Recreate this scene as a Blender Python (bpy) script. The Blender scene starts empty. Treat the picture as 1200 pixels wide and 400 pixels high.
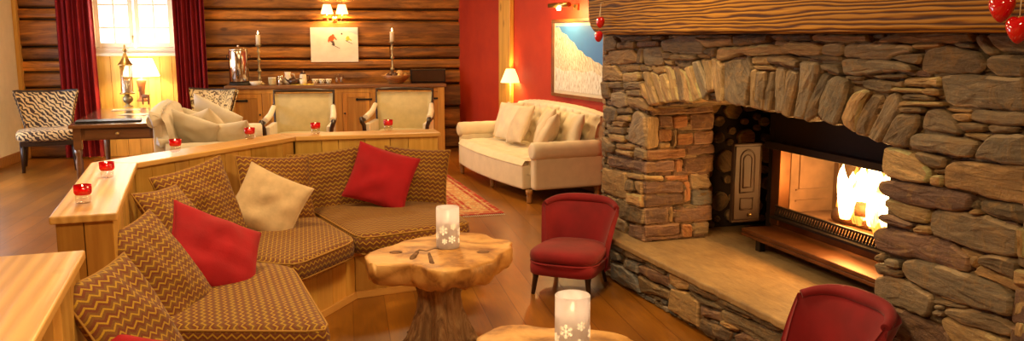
import bpy, bmesh, math, random
from mathutils import Vector, Matrix, noise
R = math.radians
random.seed(11)
C = bpy.context.scene.collection
CAMH = 1.6
PITCH = math.atan(0.157)

# ---------------------------------------------------------------- survey helpers (turn readings into room positions)
def ray(px, py):
    X = (px-600)/1000.0; U = (200-py)/1000.0
    c, s = math.cos(PITCH), math.sin(PITCH)
    return Vector((X, U*s+c, U*c-s))
O = Vector((0, 0, CAMH))
def G(px, py, z=0.0):
    d = ray(px, py); t = (z-CAMH)/d.z
    return O + d*t
def CY(px, py, Y):
    d = ray(px, py); return O + d*(Y/d.y)
def PL(px, py, p0, n):
    d = ray(px, py); t = (p0-O).dot(n)/d.dot(n)
    return O + d*t
def V2(v): return Vector((v[0], v[1]))

# ---------------------------------------------------------------- mesh builder
class MB:
    def __init__(s):
        s.v = []; s.f = []; s.uv = []; s.col = []; s.sm = []
    def add(s, vs, fs, M=None, col=None, uvs=None, sm=False):
        o = len(s.v)
        for p in vs:
            p = Vector(p)
            s.v.append(M @ p if M else p)
        for i, f in enumerate(fs):
            s.f.append([o+k for k in f])
            s.uv.append(uvs[i] if uvs else None); s.col.append(col); s.sm.append(sm)
        return s
    def box(s, x0, x1, y0, y1, z0, z1, M=None, col=None):
        vs = [(x0,y0,z0),(x1,y0,z0),(x1,y1,z0),(x0,y1,z0),(x0,y0,z1),(x1,y0,z1),(x1,y1,z1),(x0,y1,z1)]
        return s.add(vs, [(0,3,2,1),(4,5,6,7),(0,1,5,4),(1,2,6,5),(2,3,7,6),(3,0,4,7)], M, col)
    def lathe(s, prof, seg=24, M=None, col=None, caps=True, sx=1, sy=1):
        vs = []; fs = []
        for r, z in prof:
            for k in range(seg):
                a = 2*math.pi*k/seg
                vs.append((r*math.cos(a)*sx, r*math.sin(a)*sy, z))
        n = len(prof)
        for i in range(n-1):
            for k in range(seg):
                k2 = (k+1) % seg
                fs.append((i*seg+k, i*seg+k2, (i+1)*seg+k2, (i+1)*seg+k))
        s.add(vs, fs, M, col, sm=True)
        if caps:
            o = len(s.v) - len(vs)
            if prof[0][0] > 1e-5: s.f.append([o+k for k in range(seg)][::-1]); s.uv.append(None); s.col.append(col); s.sm.append(False)
            if prof[-1][0] > 1e-5: s.f.append([o+(n-1)*seg+k for k in range(seg)]); s.uv.append(None); s.col.append(col); s.sm.append(False)
        return s
    def tube(s, pts, rad, seg=10, M=None, col=None, flat=1.0):
        pts = [Vector(p) for p in pts]
        if not isinstance(rad, (list, tuple)): rad = [rad]*len(pts)
        vs = []; n = len(pts); up = None
        for i, p in enumerate(pts):
            t = (pts[min(i+1, n-1)]-pts[max(i-1, 0)]).normalized()
            if up is None:
                up = Vector((0,0,1)) if abs(t.z) < .9 else Vector((1,0,0))
            a = t.cross(up).normalized(); b = a.cross(t).normalized(); up = b
            for k in range(seg):
                an = 2*math.pi*k/seg
                vs.append(p + a*(rad[i]*math.cos(an)) + b*(rad[i]*flat*math.sin(an)))
        fs = []
        for i in range(n-1):
            for k in range(seg):
                k2 = (k+1) % seg
                fs.append((i*seg+k, i*seg+k2, (i+1)*seg+k2, (i+1)*seg+k))
        s.add(vs, fs, M, col, sm=True)
        o = len(s.v)-len(vs)
        for ring in ([o+k for k in range(seg)][::-1], [o+(n-1)*seg+k for k in range(seg)]):
            s.f.append(ring); s.uv.append(None); s.col.append(col); s.sm.append(False)
        return s
    def sq(s, c, h, e=.4, nu=28, nv=16, M=None, col=None, fn=None):
        def pw(x, e): return math.copysign(abs(x)**e, x)
        vs = []; fs = []
        for j in range(nv+1):
            ph = -math.pi/2 + math.pi*j/nv
            for i in range(nu):
                th = 2*math.pi*i/nu
                p = Vector((h[0]*pw(math.cos(ph), e)*pw(math.cos(th), e), h[1]*pw(math.cos(ph), e)*pw(math.sin(th), e), h[2]*pw(math.sin(ph), e)))
                if fn: p = fn(p)
                vs.append(p+Vector(c))
        for j in range(nv):
            for i in range(nu):
                i2 = (i+1) % nu
                if j == 0: fs.append((i2+nu, i+nu, i))
                elif j == nv-1: fs.append((j*nu+i, j*nu+i2, (j+1)*nu+i))
                else: fs.append((j*nu+i, j*nu+i2, (j+1)*nu+i2, (j+1)*nu+i))
        return s.add(vs, fs, M, col, sm=True)
    def prism(s, poly, z0, z1, M=None, col=None):
        n = len(poly)
        area = sum(poly[i][0]*poly[(i+1)%n][1]-poly[(i+1)%n][0]*poly[i][1] for i in range(n))
        if area < 0: poly = poly[::-1]
        vs = [(p[0], p[1], z0) for p in poly]+[(p[0], p[1], z1) for p in poly]
        fs = [list(range(n))[::-1], [n+k for k in range(n)]]
        for i in range(n):
            j = (i+1) % n; fs.append((i, j, n+j, n+i))
        return s.add(vs, fs, M, col)
    def sheet(s, P, th, M=None, col=None, flip=False, sm=True):
        """closed slab from a grid of points P[i][j] thickened along local normals by th"""
        a = len(P); b = len(P[0]); N = []
        for i in range(a):
            row = []
            for j in range(b):
                du = P[min(i+1,a-1)][j]-P[max(i-1,0)][j]; dv = P[i][min(j+1,b-1)]-P[i][max(j-1,0)]
                n = du.cross(dv)
                row.append(n.normalized() if n.length > 1e-9 else Vector((0,0,1)))
            N.append(row)
        tt = th if callable(th) else (lambda i, j: th)
        vs = [P[i][j] for i in range(a) for j in range(b)] + [P[i][j]-N[i][j]*tt(i, j) for i in range(a) for j in range(b)]
        fs = []; o = a*b
        for i in range(a-1):
            for j in range(b-1):
                q = (i*b+j, (i+1)*b+j, (i+1)*b+j+1, i*b+j+1)
                fs.append(q); fs.append(tuple(o+k for k in q)[::-1])
        for i in range(a-1):
            fs.append((i*b, o+i*b, o+(i+1)*b, (i+1)*b)[::-1]); fs.append((i*b+b-1, o+i*b+b-1, o+(i+1)*b+b-1, (i+1)*b+b-1))
        for j in range(b-1):
            fs.append((j, o+j, o+j+1, j+1)); fs.append(((a-1)*b+j, o+(a-1)*b+j, o+(a-1)*b+j+1, (a-1)*b+j+1)[::-1])
        return s.add(vs, fs, M, col, sm=sm)
    def build(s, name, mat, parent=None, loc=None, rotz=0, bevel=0, seg=2, sub=0, smooth=None, M=None):
        me = bpy.data.meshes.new(name)
        me.from_pydata([tuple(p) for p in s.v], [], s.f)
        uvl = me.uv_layers.new(name='UVMap')
        anycol = any(c is not None for c in s.col)
        if anycol: me.color_attributes.new('Col', 'FLOAT_COLOR', 'CORNER')
        uvl = me.uv_layers['UVMap']; cl = me.color_attributes['Col'] if anycol else None
        for poly in me.polygons:
            u = s.uv[poly.index]; n = poly.normal; c = s.col[poly.index]
            poly.use_smooth = s.sm[poly.index] if smooth is None else smooth
            for q, li in enumerate(poly.loop_indices):
                if u: uvl.data[li].uv = u[q]
                else:
                    p = me.vertices[me.loops[li].vertex_index].co
                    ax = max(range(3), key=lambda k: abs(n[k]))
                    uvl.data[li].uv = (p.y, p.z) if ax == 0 else ((p.x, p.z) if ax == 1 else (p.x, p.y))
                if cl: cl.data[li].color = (c[0], c[1], c[2], 1) if c else (1,1,1,1)
        me.materials.append(mat)
        o = bpy.data.objects.new(name, me); C.objects.link(o)
        if parent: o.parent = parent
        if M is not None: o.matrix_local = M
        else:
            if loc is not None: o.location = loc
            o.rotation_euler = (0, 0, rotz)
        if bevel:
            m = o.modifiers.new('bevel', 'BEVEL'); m.width = bevel; m.segments = seg; m.limit_method = 'ANGLE'; m.angle_limit = R(40)
            try: m.harden_normals = False
            except Exception: pass
        if sub:
            m = o.modifiers.new('sub', 'SUBSURF'); m.levels = sub; m.render_levels = sub
        return o

def T(x=0, y=0, z=0): return Matrix.Translation((x, y, z))
def RX(a): return Matrix.Rotation(a, 4, 'X')
def RY(a): return Matrix.Rotation(a, 4, 'Y')
def RZ(a): return Matrix.Rotation(a, 4, 'Z')
def S(x, y, z): return Matrix.Diagonal((x, y, z, 1))

def tag(o, label, cat, group=None, kind=None):
    o['label'] = label; o['category'] = cat
    if group: o['group'] = group
    if kind: o['kind'] = kind
    return o
def thing(name, label, cat, loc=(0,0,0), rotz=0, group=None):
    o = bpy.data.objects.new(name, None); C.objects.link(o)
    o.location = loc; o.rotation_euler = (0, 0, rotz); o.empty_display_size = .1
    return tag(o, label, cat, group)
def struct(o): o['kind'] = 'structure'; return o
def dup(root, loc, rotz=None, label=None):
    r = root.copy(); C.objects.link(r); r.location = loc
    if rotz is not None: r.rotation_euler = (0, 0, rotz)
    if label: r['label'] = label
    for ch in list(root.children):
        c = ch.copy(); C.objects.link(c); c.parent = r
        for g in list(ch.children):
            d = g.copy(); C.objects.link(d); d.parent = c
    return r

# ---------------------------------------------------------------- materials
class N:
    def __init__(s, name):
        s.m = bpy.data.materials.new(name); s.m.use_nodes = True
        s.t = s.m.node_tree; s.n = s.t.nodes; s.l = s.t.links
        s.n.clear(); s.out = s.n.new('ShaderNodeOutputMaterial')
        s.b = s.n.new('ShaderNodeBsdfPrincipled'); s.l.new(s.b.outputs[0], s.out.inputs[0])
    def set(s, **k):
        for a, v in k.items():
            i = s.b.inputs[a.replace('_', ' ')]
            if isinstance(v, (int, float)): i.default_value = v
            elif isinstance(v, tuple): i.default_value = v if len(v) == 4 else (*v, 1)
            else: s.l.new(v, i)
        return s
    def new(s, t, **k):
        n = s.n.new(t)
        for a, v in k.items(): setattr(n, a, v)
        return n
    def inp(s, n, i, v):
        if v is None: return
        if isinstance(v, bpy.types.NodeSocket): s.l.new(v, n.inputs[i])
        else: n.inputs[i].default_value = v
    def math(s, op, a, b=None, c=None):
        n = s.new('ShaderNodeMath', operation=op); s.inp(n, 0, a); s.inp(n, 1, b); s.inp(n, 2, c); return n.outputs[0]
    def coord(s, kind='Object', scale=(1,1,1), rot=(0,0,0), loc=(0,0,0)):
        t = s.new('ShaderNodeTexCoord'); m = s.new('ShaderNodeMapping')
        s.l.new(t.outputs[kind], m.inputs[0]); m.inputs['Scale'].default_value = scale; m.inputs['Rotation'].default_value = rot; m.inputs['Location'].default_value = loc
        return m.outputs[0]
    def sep(s, v): n = s.new('ShaderNodeSeparateXYZ'); s.l.new(v, n.inputs[0]); return n.outputs
    def noise(s, vec=None, scale=5, detail=4, rough=.55, dist=0):
        n = s.new('ShaderNodeTexNoise'); s.inp(n, 'Vector', vec); n.inputs['Scale'].default_value = scale; n.inputs['Detail'].default_value = detail
        n.inputs['Roughness'].default_value = rough; n.inputs['Distortion'].default_value = dist
        return n.outputs
    def wave(s, vec=None, scale=5, dist=2, detail=2, dscale=1, typ='BANDS', dir='X', prof='SIN'):
        n = s.new('ShaderNodeTexWave', wave_type=typ, wave_profile=prof)
        if typ == 'BANDS': n.bands_direction = dir
        s.inp(n, 'Vector', vec); n.inputs['Scale'].default_value = scale; n.inputs['Distortion'].default_value = dist
        n.inputs['Detail'].default_value = detail; n.inputs['Detail Scale'].default_value = dscale
        return n.outputs
    def ramp(s, fac, stops, interp='LINEAR'):
        n = s.new('ShaderNodeValToRGB'); n.color_ramp.interpolation = interp; e = n.color_ramp.elements
        while len(e) < len(stops): e.new(.5)
        for i, (p, c) in enumerate(stops): e[i].position = p; e[i].color = (*c, 1)
        s.inp(n, 0, fac); return n.outputs[0]
    def mix(s, fac, a, b, mode='MIX'):
        n = s.new('ShaderNodeMix', data_type='RGBA', blend_type=mode)
        s.inp(n, 0, fac)
        for i, v in ((6, a), (7, b)):
            if isinstance(v, tuple): n.inputs[i].default_value = (*v, 1)
            else: s.l.new(v, n.inputs[i])
        return n.outputs[2]
    def bump(s, h, strength=.3, dist=.01):
        n = s.new('ShaderNodeBump'); n.inputs['Strength'].default_value = strength; n.inputs['Distance'].default_value = dist
        s.l.new(h, n.inputs['Height']); s.l.new(n.outputs[0], s.b.inputs['Normal']); return s

def plain(name, c, rough=.6, metal=0, var=.12, vs=8, bump=.15, bs=60, bd=.003, sheen=0, coat=0):
    k = N(name); f = k.noise(k.coord(), vs, 3)[0]
    lo = tuple(x*(1-var) for x in c); hi = tuple(min(1, x*(1+var)) for x in c)
    k.set(Base_Color=k.ramp(f, [(.3, lo), (.7, hi)]), Roughness=rough, Metallic=metal)
    if sheen: k.set(Sheen_Weight=sheen)
    if coat: k.set(Coat_Weight=coat)
    if bump: k.bump(k.noise(k.coord(), bs, 3)[0], bump, bd)
    return k.m
def wood(name, dark, light, axis='X', rough=.45, grain=9, stretch=.07, bump=.25, coat=0, attr=False, dist=5, knots=True):
    k = N(name); sc = [1,1,1]; sc['XYZ'.index(axis)] = stretch
    v = k.coord('Object', tuple(sc))
    w = k.wave(v, grain, dist, 3, 1.5, dir='Y' if axis != 'Y' else 'X')[1]
    n = k.noise(v, 40, 5, .65)[0]
    f = k.math('ADD', k.math('MULTIPLY', w, .45), k.math('MULTIPLY', n, .55))
    col = k.ramp(f, [(.2, dark), (.55, tuple((a+b)/2 for a, b in zip(dark, light))), (.85, light)])
    big = k.noise(k.coord('Object'), 1.7, 2)[0]
    col = k.mix(k.math('MULTIPLY', big, .5), col, tuple(x*.55 for x in light), 'MIX')
    if knots:
        vo = k.new('ShaderNodeTexVoronoi'); s2 = [3.2,3.2,3.2]; s2['XYZ'.index(axis)] = 1.6
        k.l.new(k.coord('Object', tuple(s2)), vo.inputs['Vector']); vo.inputs['Scale'].default_value = 1
        kn = k.ramp(vo.outputs['Distance'], [(.05, (1,1,1)), (.11, (0,0,0))])
        col = k.mix(k.math('MULTIPLY', kn, .7), col, tuple(x*.5 for x in dark))
    if name == 'hewn_log':
        pt = k.noise(k.coord('Object', (.8,1,5)), 2.2, 5, .7, .8)[0]
        col = k.mix(1.0, col, k.ramp(pt, [(.32,(.38,.30,.25)),(.5,(.95,.9,.85)),(.68,(1.5,1.35,1.1))]), 'MULTIPLY')
    if attr:
        a = k.new('ShaderNodeVertexColor'); a.layer_name = 'Col'
        col = k.mix(1.0, col, a.outputs[0], 'MULTIPLY')
    k.set(Base_Color=col, Roughness=rough)
    if coat: k.set(Coat_Weight=coat, Coat_Roughness=.15)
    k.bump(f, bump, .004)
    return k.m
def emit(name, c, st):
    k = N(name); e = k.new('ShaderNodeEmission'); e.inputs[0].default_value = (*c, 1); e.inputs[1].default_value = st
    k.l.new(e.outputs[0], k.out.inputs[0]); return k.m
def clear(name, c=(1,1,1), gl=.12, rough=.05, tr=1.0):
    k = N(name); t = k.new('ShaderNodeBsdfTransparent'); t.inputs[0].default_value = (*c, 1)
    g = k.new('ShaderNodeBsdfGlossy'); g.inputs['Roughness'].default_value = rough
    d = k.new('ShaderNodeBsdfTranslucent'); d.inputs[0].default_value = (*c, 1)
    m1 = k.new('ShaderNodeMixShader'); m1.inputs[0].default_value = tr; k.l.new(d.outputs[0], m1.inputs[1]); k.l.new(t.outputs[0], m1.inputs[2])
    m = k.new('ShaderNodeMixShader'); m.inputs[0].default_value = gl
    k.l.new(m1.outputs[0], m.inputs[1]); k.l.new(g.outputs[0], m.inputs[2]); k.l.new(m.outputs[0], k.out.inputs[0]); return k.m

def shade_mat(name, c, em):          # lit lampshade: cloth that lets the bulb glow through
    k = N(name); k.set(Base_Color=c, Roughness=.9, Emission_Color=em[0], Emission_Strength=em[1]); return k.m

M = {}
# floor: orange oak planks
k = N('oak_planks'); v = k.coord('Object', (1,1,1), (0,0,R(90)))
br = k.new('ShaderNodeTexBrick'); k.l.new(v, br.inputs[0]); br.offset = .37
br.inputs['Scale'].default_value = 1; br.inputs['Brick Width'].default_value = 2.1; br.inputs['Row Height'].default_value = .19
br.inputs['Mortar Size'].default_value = .004; br.inputs['Mortar Smooth'].default_value = .3; br.inputs['Bias'].default_value = 0
br.inputs['Color1'].default_value = (.22,.085,.008,1); br.inputs['Color2'].default_value = (.34,.14,.014,1); br.inputs['Mortar'].default_value = (.17,.06,.006,1)
gr = k.noise(k.coord('Object', (7,.5,1)), 9, 6, .65, .6)[0]
kn = k.noise(k.coord('Object', (2.2,.6,1)), 1.6, 3)[0]
col = k.mix(1.0, br.outputs[0], k.ramp(gr, [(.25,(.78,.70,.62)),(.5,(1,.97,.92)),(.75,(1.22,1.2,1.1))]), 'MULTIPLY')
col = k.mix(1.0, col, k.ramp(kn, [(.35,(.7,.62,.5)),(.65,(1.25,1.2,1.15))]), 'MULTIPLY')
k.set(Base_Color=col, Roughness=k.math('MULTIPLY_ADD', gr, .2, .24), Specular_IOR_Level=.5, Coat_Weight=.35, Coat_Roughness=.22)
k.bump(k.math('SUBTRACT', k.math('MULTIPLY', gr, .25), br.outputs[1]), .25, .004); M['floor'] = k.m

M['pine'] = wood('honey_pine', (.62,.31,.05), (1.0,.64,.17), 'Z', .42, 7, .08, attr=True)
M['pine_cap'] = wood('honey_pine_cap', (.62,.30,.07), (.92,.54,.16), 'X', .34, 7, .08)
M['pine_dark'] = wood('aged_pine', (.40,.15,.02), (.82,.42,.08), 'Z', .45, 7, .08, attr=True)
M['pine_darkx'] = wood('aged_pine_rail', (.22,.08,.016), (.50,.22,.055), 'X', .4, 7, .08)
M['log'] = wood('hewn_log', (.10,.032,.005), (.50,.22,.034), 'X', .5, 6, .05, .35, attr=True)
M['deskwood'] = wood('desk_wood', (.12,.05,.02), (.30,.13,.05), 'X', .3, 8, .06, coat=.35)
M['darkwood'] = plain('dark_walnut', (.035,.016,.009), .32, var=.3, bump=.05)
M['feet'] = wood('turned_beech', (.30,.13,.035), (.55,.28,.09), 'Z', .35, 6, .1, knots=False)
M['creamwall'] = plain('cream_plaster', (.78,.68,.50), .8, var=.04, bump=.1)
k = N('red_plaster'); f = k.noise(k.coord(), 2.3, 5, .6)[0]
k.set(Base_Color=k.ramp(f, [(.3,(.42,.022,.003)),(.7,(.54,.040,.005))]), Roughness=.62); k.bump(k.noise(k.coord(), 30, 4)[0], .15, .004); M['redwall'] = k.m
M['ceiling'] = wood('ceiling_boards', (.45,.22,.06), (.78,.48,.17), 'X', .6, 6, .06, .1)
M['white_paint'] = plain('white_paint', (.85,.8,.68), .4, bump=0, var=.03)
M['velvet'] = plain('red_velvet', (.23,.001,.006), .8, var=.25, vs=5, sheen=.12, bump=.1, bs=200)
M['redcloth'] = plain('red_cotton', (.37,.002,.010), .9, var=.18, vs=6, bump=.35, bs=120, sheen=.06)
M['curtain'] = plain('red_curtain', (.24,.002,.008), .8, var=.15, bump=.1)
M['beige'] = plain('beige_suede', (.62,.45,.26), .9, var=.14, vs=14, bump=.3, bs=80, sheen=.2)
M['linen'] = plain('cream_linen', (.78,.68,.50), .9, var=.06, vs=9, bump=.3, bs=220, sheen=.15)
M['linen2'] = plain('oatmeal_linen', (.70,.56,.38), .9, var=.08, vs=9, bump=.3, bs=220, sheen=.15)
M['whitelinen'] = plain('white_linen', (.74,.66,.52), .9, var=.06, bump=.25, bs=160, sheen=.1)
M['greygold'] = plain('olive_velour', (.52,.42,.21), .85, var=.12, bump=.25, bs=90, sheen=.2)
M['brass'] = plain('aged_brass', (.62,.42,.15), .28, 1, bump=.05)
M['pewter'] = plain('antique_pewter', (.42,.34,.18), .38, .7, bump=.1, var=.3)
M['steel'] = plain('polished_steel', (.80,.74,.66), .12, 1, bump=0, var=.03)
M['black'] = plain('black_iron', (.018,.014,.012), .45, .4, bump=.2, bs=40)
M['soot'] = plain('sooty_iron', (.018,.010,.006), .85, 0, bump=.2, bs=40)
M['rust'] = plain('heat_browned_iron', (.16,.065,.022), .38, .75, var=.35, vs=6, bump=.1)
M['rust2'] = plain('dark_browned_iron', (.035,.016,.008), .6, .2, var=.3, vs=6, bump=.1)
M['desktop'] = wood('waxed_desk_top', (.12,.05,.02), (.30,.13,.05), 'X', .10, 8, .06, .05, coat=1)
M['firebrick'] = plain('warm_firebrick', (.22,.12,.06), .8, var=.3, vs=5, bump=.4, bs=25, bd=.01)
M['candle'] = plain('ivory_wax', (.88,.78,.55), .5, bump=0, var=.03)
k = N('glowing_wax'); k.set(Base_Color=(.95,.8,.55), Roughness=.5, Emission_Color=(1,.62,.25), Emission_Strength=1.8); M['waxglow'] = k.m
k = N('softly_lit_wax'); k.set(Base_Color=(.9,.78,.58), Roughness=.5, Emission_Color=(1,.62,.25), Emission_Strength=.35); M['wax2'] = k.m
M['flame'] = emit('candle_flame', (1,.70,.30), 26)

M['redglass'] = clear('red_glass', (.72,.003,.05), .12, .08, .35)
M['clearglass'] = clear('clear_glass', (.93,.90,.86), .16)
M['pane'] = clear('window_pane', (.97,.98,1), .05)
M['heart'] = plain('glossy_red_lacquer', (.62,.004,.010), .10, var=.1, bump=0, coat=1)
M['ceramic'] = plain('glazed_cream_ceramic', (.80,.72,.55), .2, bump=0, var=.04)
M['darkglaze'] = plain('dark_brown_glaze', (.06,.025,.012), .2, bump=0)
M['yellow'] = plain('yellow_cloth', (.75,.55,.06), .8, bump=.1)
M['terracotta'] = plain('brown_pottery', (.34,.13,.04), .5, bump=.1)
M['bowlwood'] = wood('bowl_wood', (.28,.10,.02), (.50,.22,.06), 'X', .35, 8, .2, knots=False)
M['nut'] = plain('pine_cone_brown', (.10,.045,.02), .7, bump=.5, bs=60, bd=.01)
M['fruit'] = plain('dried_fruit', (.60,.38,.14), .7, bump=.4, bs=50, bd=.006)
M['canvas_blank'] = plain('canvas_edge', (.80,.70,.50), .8, bump=.1)
# stone with per-stone colour; grain follows the long axis (UV u) of every stone
def stone_mat(name, rough=.62, b=.9, gain=1.0):
    k = N(name); a = k.new('ShaderNodeVertexColor'); a.layer_name = 'Col'
    v = k.coord('UV', (1,1,1))
    g1 = k.noise(k.coord('UV', (6,46,1)), 1.0, 9, .78, .6)[0]
    g2 = k.noise(v, 13, 6, .7, .8)[0]
    g3 = k.noise(v, 70, 4, .7)[0]
    col = k.mix(1.0, a.outputs[0], k.ramp(g1, [(.30,(.45*gain,.41*gain,.38*gain)),(.5,(1*gain,.96*gain,.90*gain)),(.70,(1.75*gain,1.62*gain,1.38*gain))]), 'MULTIPLY')
    col = k.mix(k.ramp(g2, [(.50,(0,0,0)),(.72,(.75,.75,.75))]), col, (.46,.27,.10))
    col = k.mix(k.ramp(g3, [(.60,(0,0,0)),(.80,(.55,.55,.55))]), col, (.72,.66,.55))
    k.set(Base_Color=col, Roughness=rough, Specular_IOR_Level=.35)
    h = k.math('ADD', k.math('MULTIPLY', g1, .7), k.math('ADD', k.math('MULTIPLY', g2, .7), k.math('MULTIPLY', g3, .18)))
    k.bump(h, 1.0, .03); return k.m
M['stone'] = stone_mat('rough_schist')
k = N('lime_mortar'); f = k.noise(k.coord(), 20, 5)[0]
k.set(Base_Color=k.ramp(f, [(.3,(.055,.035,.022)),(.7,(.13,.085,.05))]), Roughness=.95); k.bump(f, .8, .02); M['mortar'] = k.m
k = N('slate_slab'); v = k.coord('Object', (1,1,1)); f1 = k.noise(v, 5, 7, .7, .7)[0]; f2 = k.noise(k.coord('Object', (2,9,2)), 4, 6, .65, .5)[0]
c1 = k.ramp(f1, [(.3,(.22,.13,.055)),(.5,(.36,.24,.11)),(.7,(.50,.34,.16))]); c2 = k.mix(.5, c1, k.ramp(f2, [(.3,(.20,.14,.09)),(.7,(.50,.33,.14))]))
k.set(Base_Color=c2, Roughness=.5); k.bump(k.math('ADD', f1, f2), .5, .015); M['slab'] = k.m

# mantel: bold dark growth rings running along the beam
k = N('mantel_oak'); v = k.coord('Object', (.16,1,1))
n0 = k.noise(v, 2.2, 3, .5, .4)
w = k.wave(k.coord('Object', (.10,.8,1.0)), 17, 9, 2.5, 1.1, dir='Z')[1]
fine = k.noise(k.coord('Object', (1.2,30,30)), 2, 5, .6)[0]
col = k.ramp(w, [(.0,(.06,.020,.002)),(.25,(.17,.065,.007)),(.5,(.34,.150,.014)),(1,(.44,.215,.022))])
col = k.mix(1.0, col, k.ramp(fine, [(.3,(.72,.68,.62)),(.7,(1.15,1.12,1.05))]), 'MULTIPLY')
k.set(Base_Color=col, Roughness=.6, Specular_IOR_Level=.18); k.bump(k.math('ADD', w, k.math('MULTIPLY', fine, .4)), .4, .006); M['mantel'] = k.m

# burl table top
k = N('burl_wood'); v = k.coord('Object'); w = k.wave(v, 2.2, 9, 4, 1.4, typ='RINGS')[1]; n2 = k.noise(v, 9, 6, .65, 1.2)[0]
col = k.ramp(k.math('ADD', k.math('MULTIPLY', w, .35), k.math('MULTIPLY', n2, .65)), [(.22,(.22,.08,.02)),(.42,(.55,.27,.07)),(.75,(.78,.45,.15))])
k.set(Base_Color=col, Roughness=.42); k.bump(n2, .4, .008); M['burl'] = k.m
k = N('weathered_root'); v = k.coord('Object', (6,6,.8)); n2 = k.noise(v, 5, 7, .7, 1.0)[0]
col = k.ramp(n2, [(.3,(.10,.045,.02)),(.5,(.32,.17,.075)),(.72,(.60,.40,.20))])
k.set(Base_Color=col, Roughness=.6); k.bump(n2, .9, .02); M['root'] = k.m
M['hollow'] = plain('dark_hollow_wood', (.16,.075,.03), .8, var=.5, vs=20, bump=.6, bs=30, bd=.01)

# zigzag upholstery, pattern in UV metres
def zigzag(name, bg=(.165,.040,.010), ln=(.52,.29,.018), sp=.031, wl=.040, amp=.0085):
    k = N(name); t = k.new('ShaderNodeTexCoord'); s_ = k.sep(t.outputs['UV'])
    tri = k.math('PINGPONG', s_[0], wl/2)
    ph = k.math('DIVIDE', k.math('ADD', s_[1], k.math('MULTIPLY', tri, amp*2/(wl/2)*.5*2)), sp)
    fr = k.math('FRACT', ph)
    line = k.ramp(k.math('ABSOLUTE', k.math('SUBTRACT', fr, .5)), [(.10,(1,1,1)),(.17,(0,0,0))])
    odd = k.math('GREATER_THAN', k.math('FRACT', k.math('MULTIPLY', ph, .5)), .5)
    b2 = k.mix(odd, bg, (bg[0]*1.15, bg[1]*1.9, bg[2]*1.2))
    lc = k.mix(k.noise(k.coord('UV'), 40, 2)[0], ln, tuple(x*.75 for x in ln))
    ft = k.noise(k.coord('UV', (1,1,1)), 320, 2)[0]
    col = k.mix(line, b2, lc); col = k.mix(1.0, col, k.ramp(ft, [(.3,(.75,.75,.75)),(.7,(1.2,1.2,1.2))]), 'MULTIPLY')
    k.set(Base_Color=col, Roughness=.85, Sheen_Weight=.1)
    h = k.math('ADD', line, k.math('MULTIPLY', ft, .4)); k.bump(h, .4, .004); return k.m
M['zig'] = zigzag('zigzag_upholstery')
# zebra
k = N('zebra_cloth'); w = k.wave(k.coord('UV', (1,1,1)), 10.5, 6, 1.5, 1.6, dir='DIAGONAL')[1]
k.set(Base_Color=k.ramp(w, [(.42,(.05,.022,.01)),(.52,(.66,.45,.19))]), Roughness=.8, Sheen_Weight=.1); M['zebra'] = k.m
k = N('leopard_cloth'); w = k.noise(k.coord('UV'), 22, 2, .5, 1.5)[0]
k.set(Base_Color=k.ramp(w, [(.42,(.12,.06,.02)),(.5,(.78,.6,.28))]), Roughness=.8); M['zebra2'] = k.m
# rug
k = N('persian_wool'); t = k.new('ShaderNodeTexCoord'); s_ = k.sep(t.outputs['Object'])
RW, RL = .85, 1.25
ex = k.math('SUBTRACT', RW, k.math('ABSOLUTE', s_[0])); ey = k.math('SUBTRACT', RL, k.math('ABSOLUTE', s_[1]))
e = k.math('MINIMUM', ex, ey)
band = k.ramp(e, [(0,(.36,.03,.015)),(.045,(.62,.42,.18)),(.07,(.36,.03,.015)),(.10,(.62,.42,.18)),(.24,(.36,.03,.015)),(.27,(.62,.42,.18)),(.30,(.34,.035,.018))], 'CONSTANT')
vo = k.new('ShaderNodeTexVoronoi'); k.l.new(k.coord('Object'), vo.inputs[0]); vo.inputs['Scale'].default_value = 16
fl = k.ramp(vo.outputs['Distance'], [(.0,(.10,.07,.10)),(.25,(.66,.46,.22)),(.45,(.42,.05,.02))], 'CONSTANT')
k.set(Base_Color=k.mix(.45, band, fl), Roughness=.95); k.bump(k.noise(k.coord(), 300, 2)[0], .4, .004); M['rug'] = k.m

# frosted candle jar: sandblasted glass that scatters the flame
k = N('frosted_glass'); d = k.new('ShaderNodeBsdfTranslucent'); d.inputs[0].default_value = (.92,.88,.92,1)
df = k.new('ShaderNodeBsdfDiffuse'); df.inputs[0].default_value = (.80,.78,.84,1)
tr = k.new('ShaderNodeBsdfTransparent'); tr.inputs[0].default_value = (.95,.92,.95,1)
m1 = k.new('ShaderNodeMixShader'); m1.inputs[0].default_value = .5; k.l.new(d.outputs[0], m1.inputs[1]); k.l.new(df.outputs[0], m1.inputs[2])
m2 = k.new('ShaderNodeMixShader'); m2.inputs[0].default_value = .22; k.l.new(m1.outputs[0], m2.inputs[1]); k.l.new(tr.outputs[0], m2.inputs[2])
k.l.new(m2.outputs[0], k.out.inputs[0]); M['frost'] = k.m
k = N('clear_cut_flake'); k.set(Base_Color=(1,.9,.7), Roughness=.2, Transmission_Weight=.6, Emission_Color=(1,.72,.4), Emission_Strength=.5); M['flake'] = k.m

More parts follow.
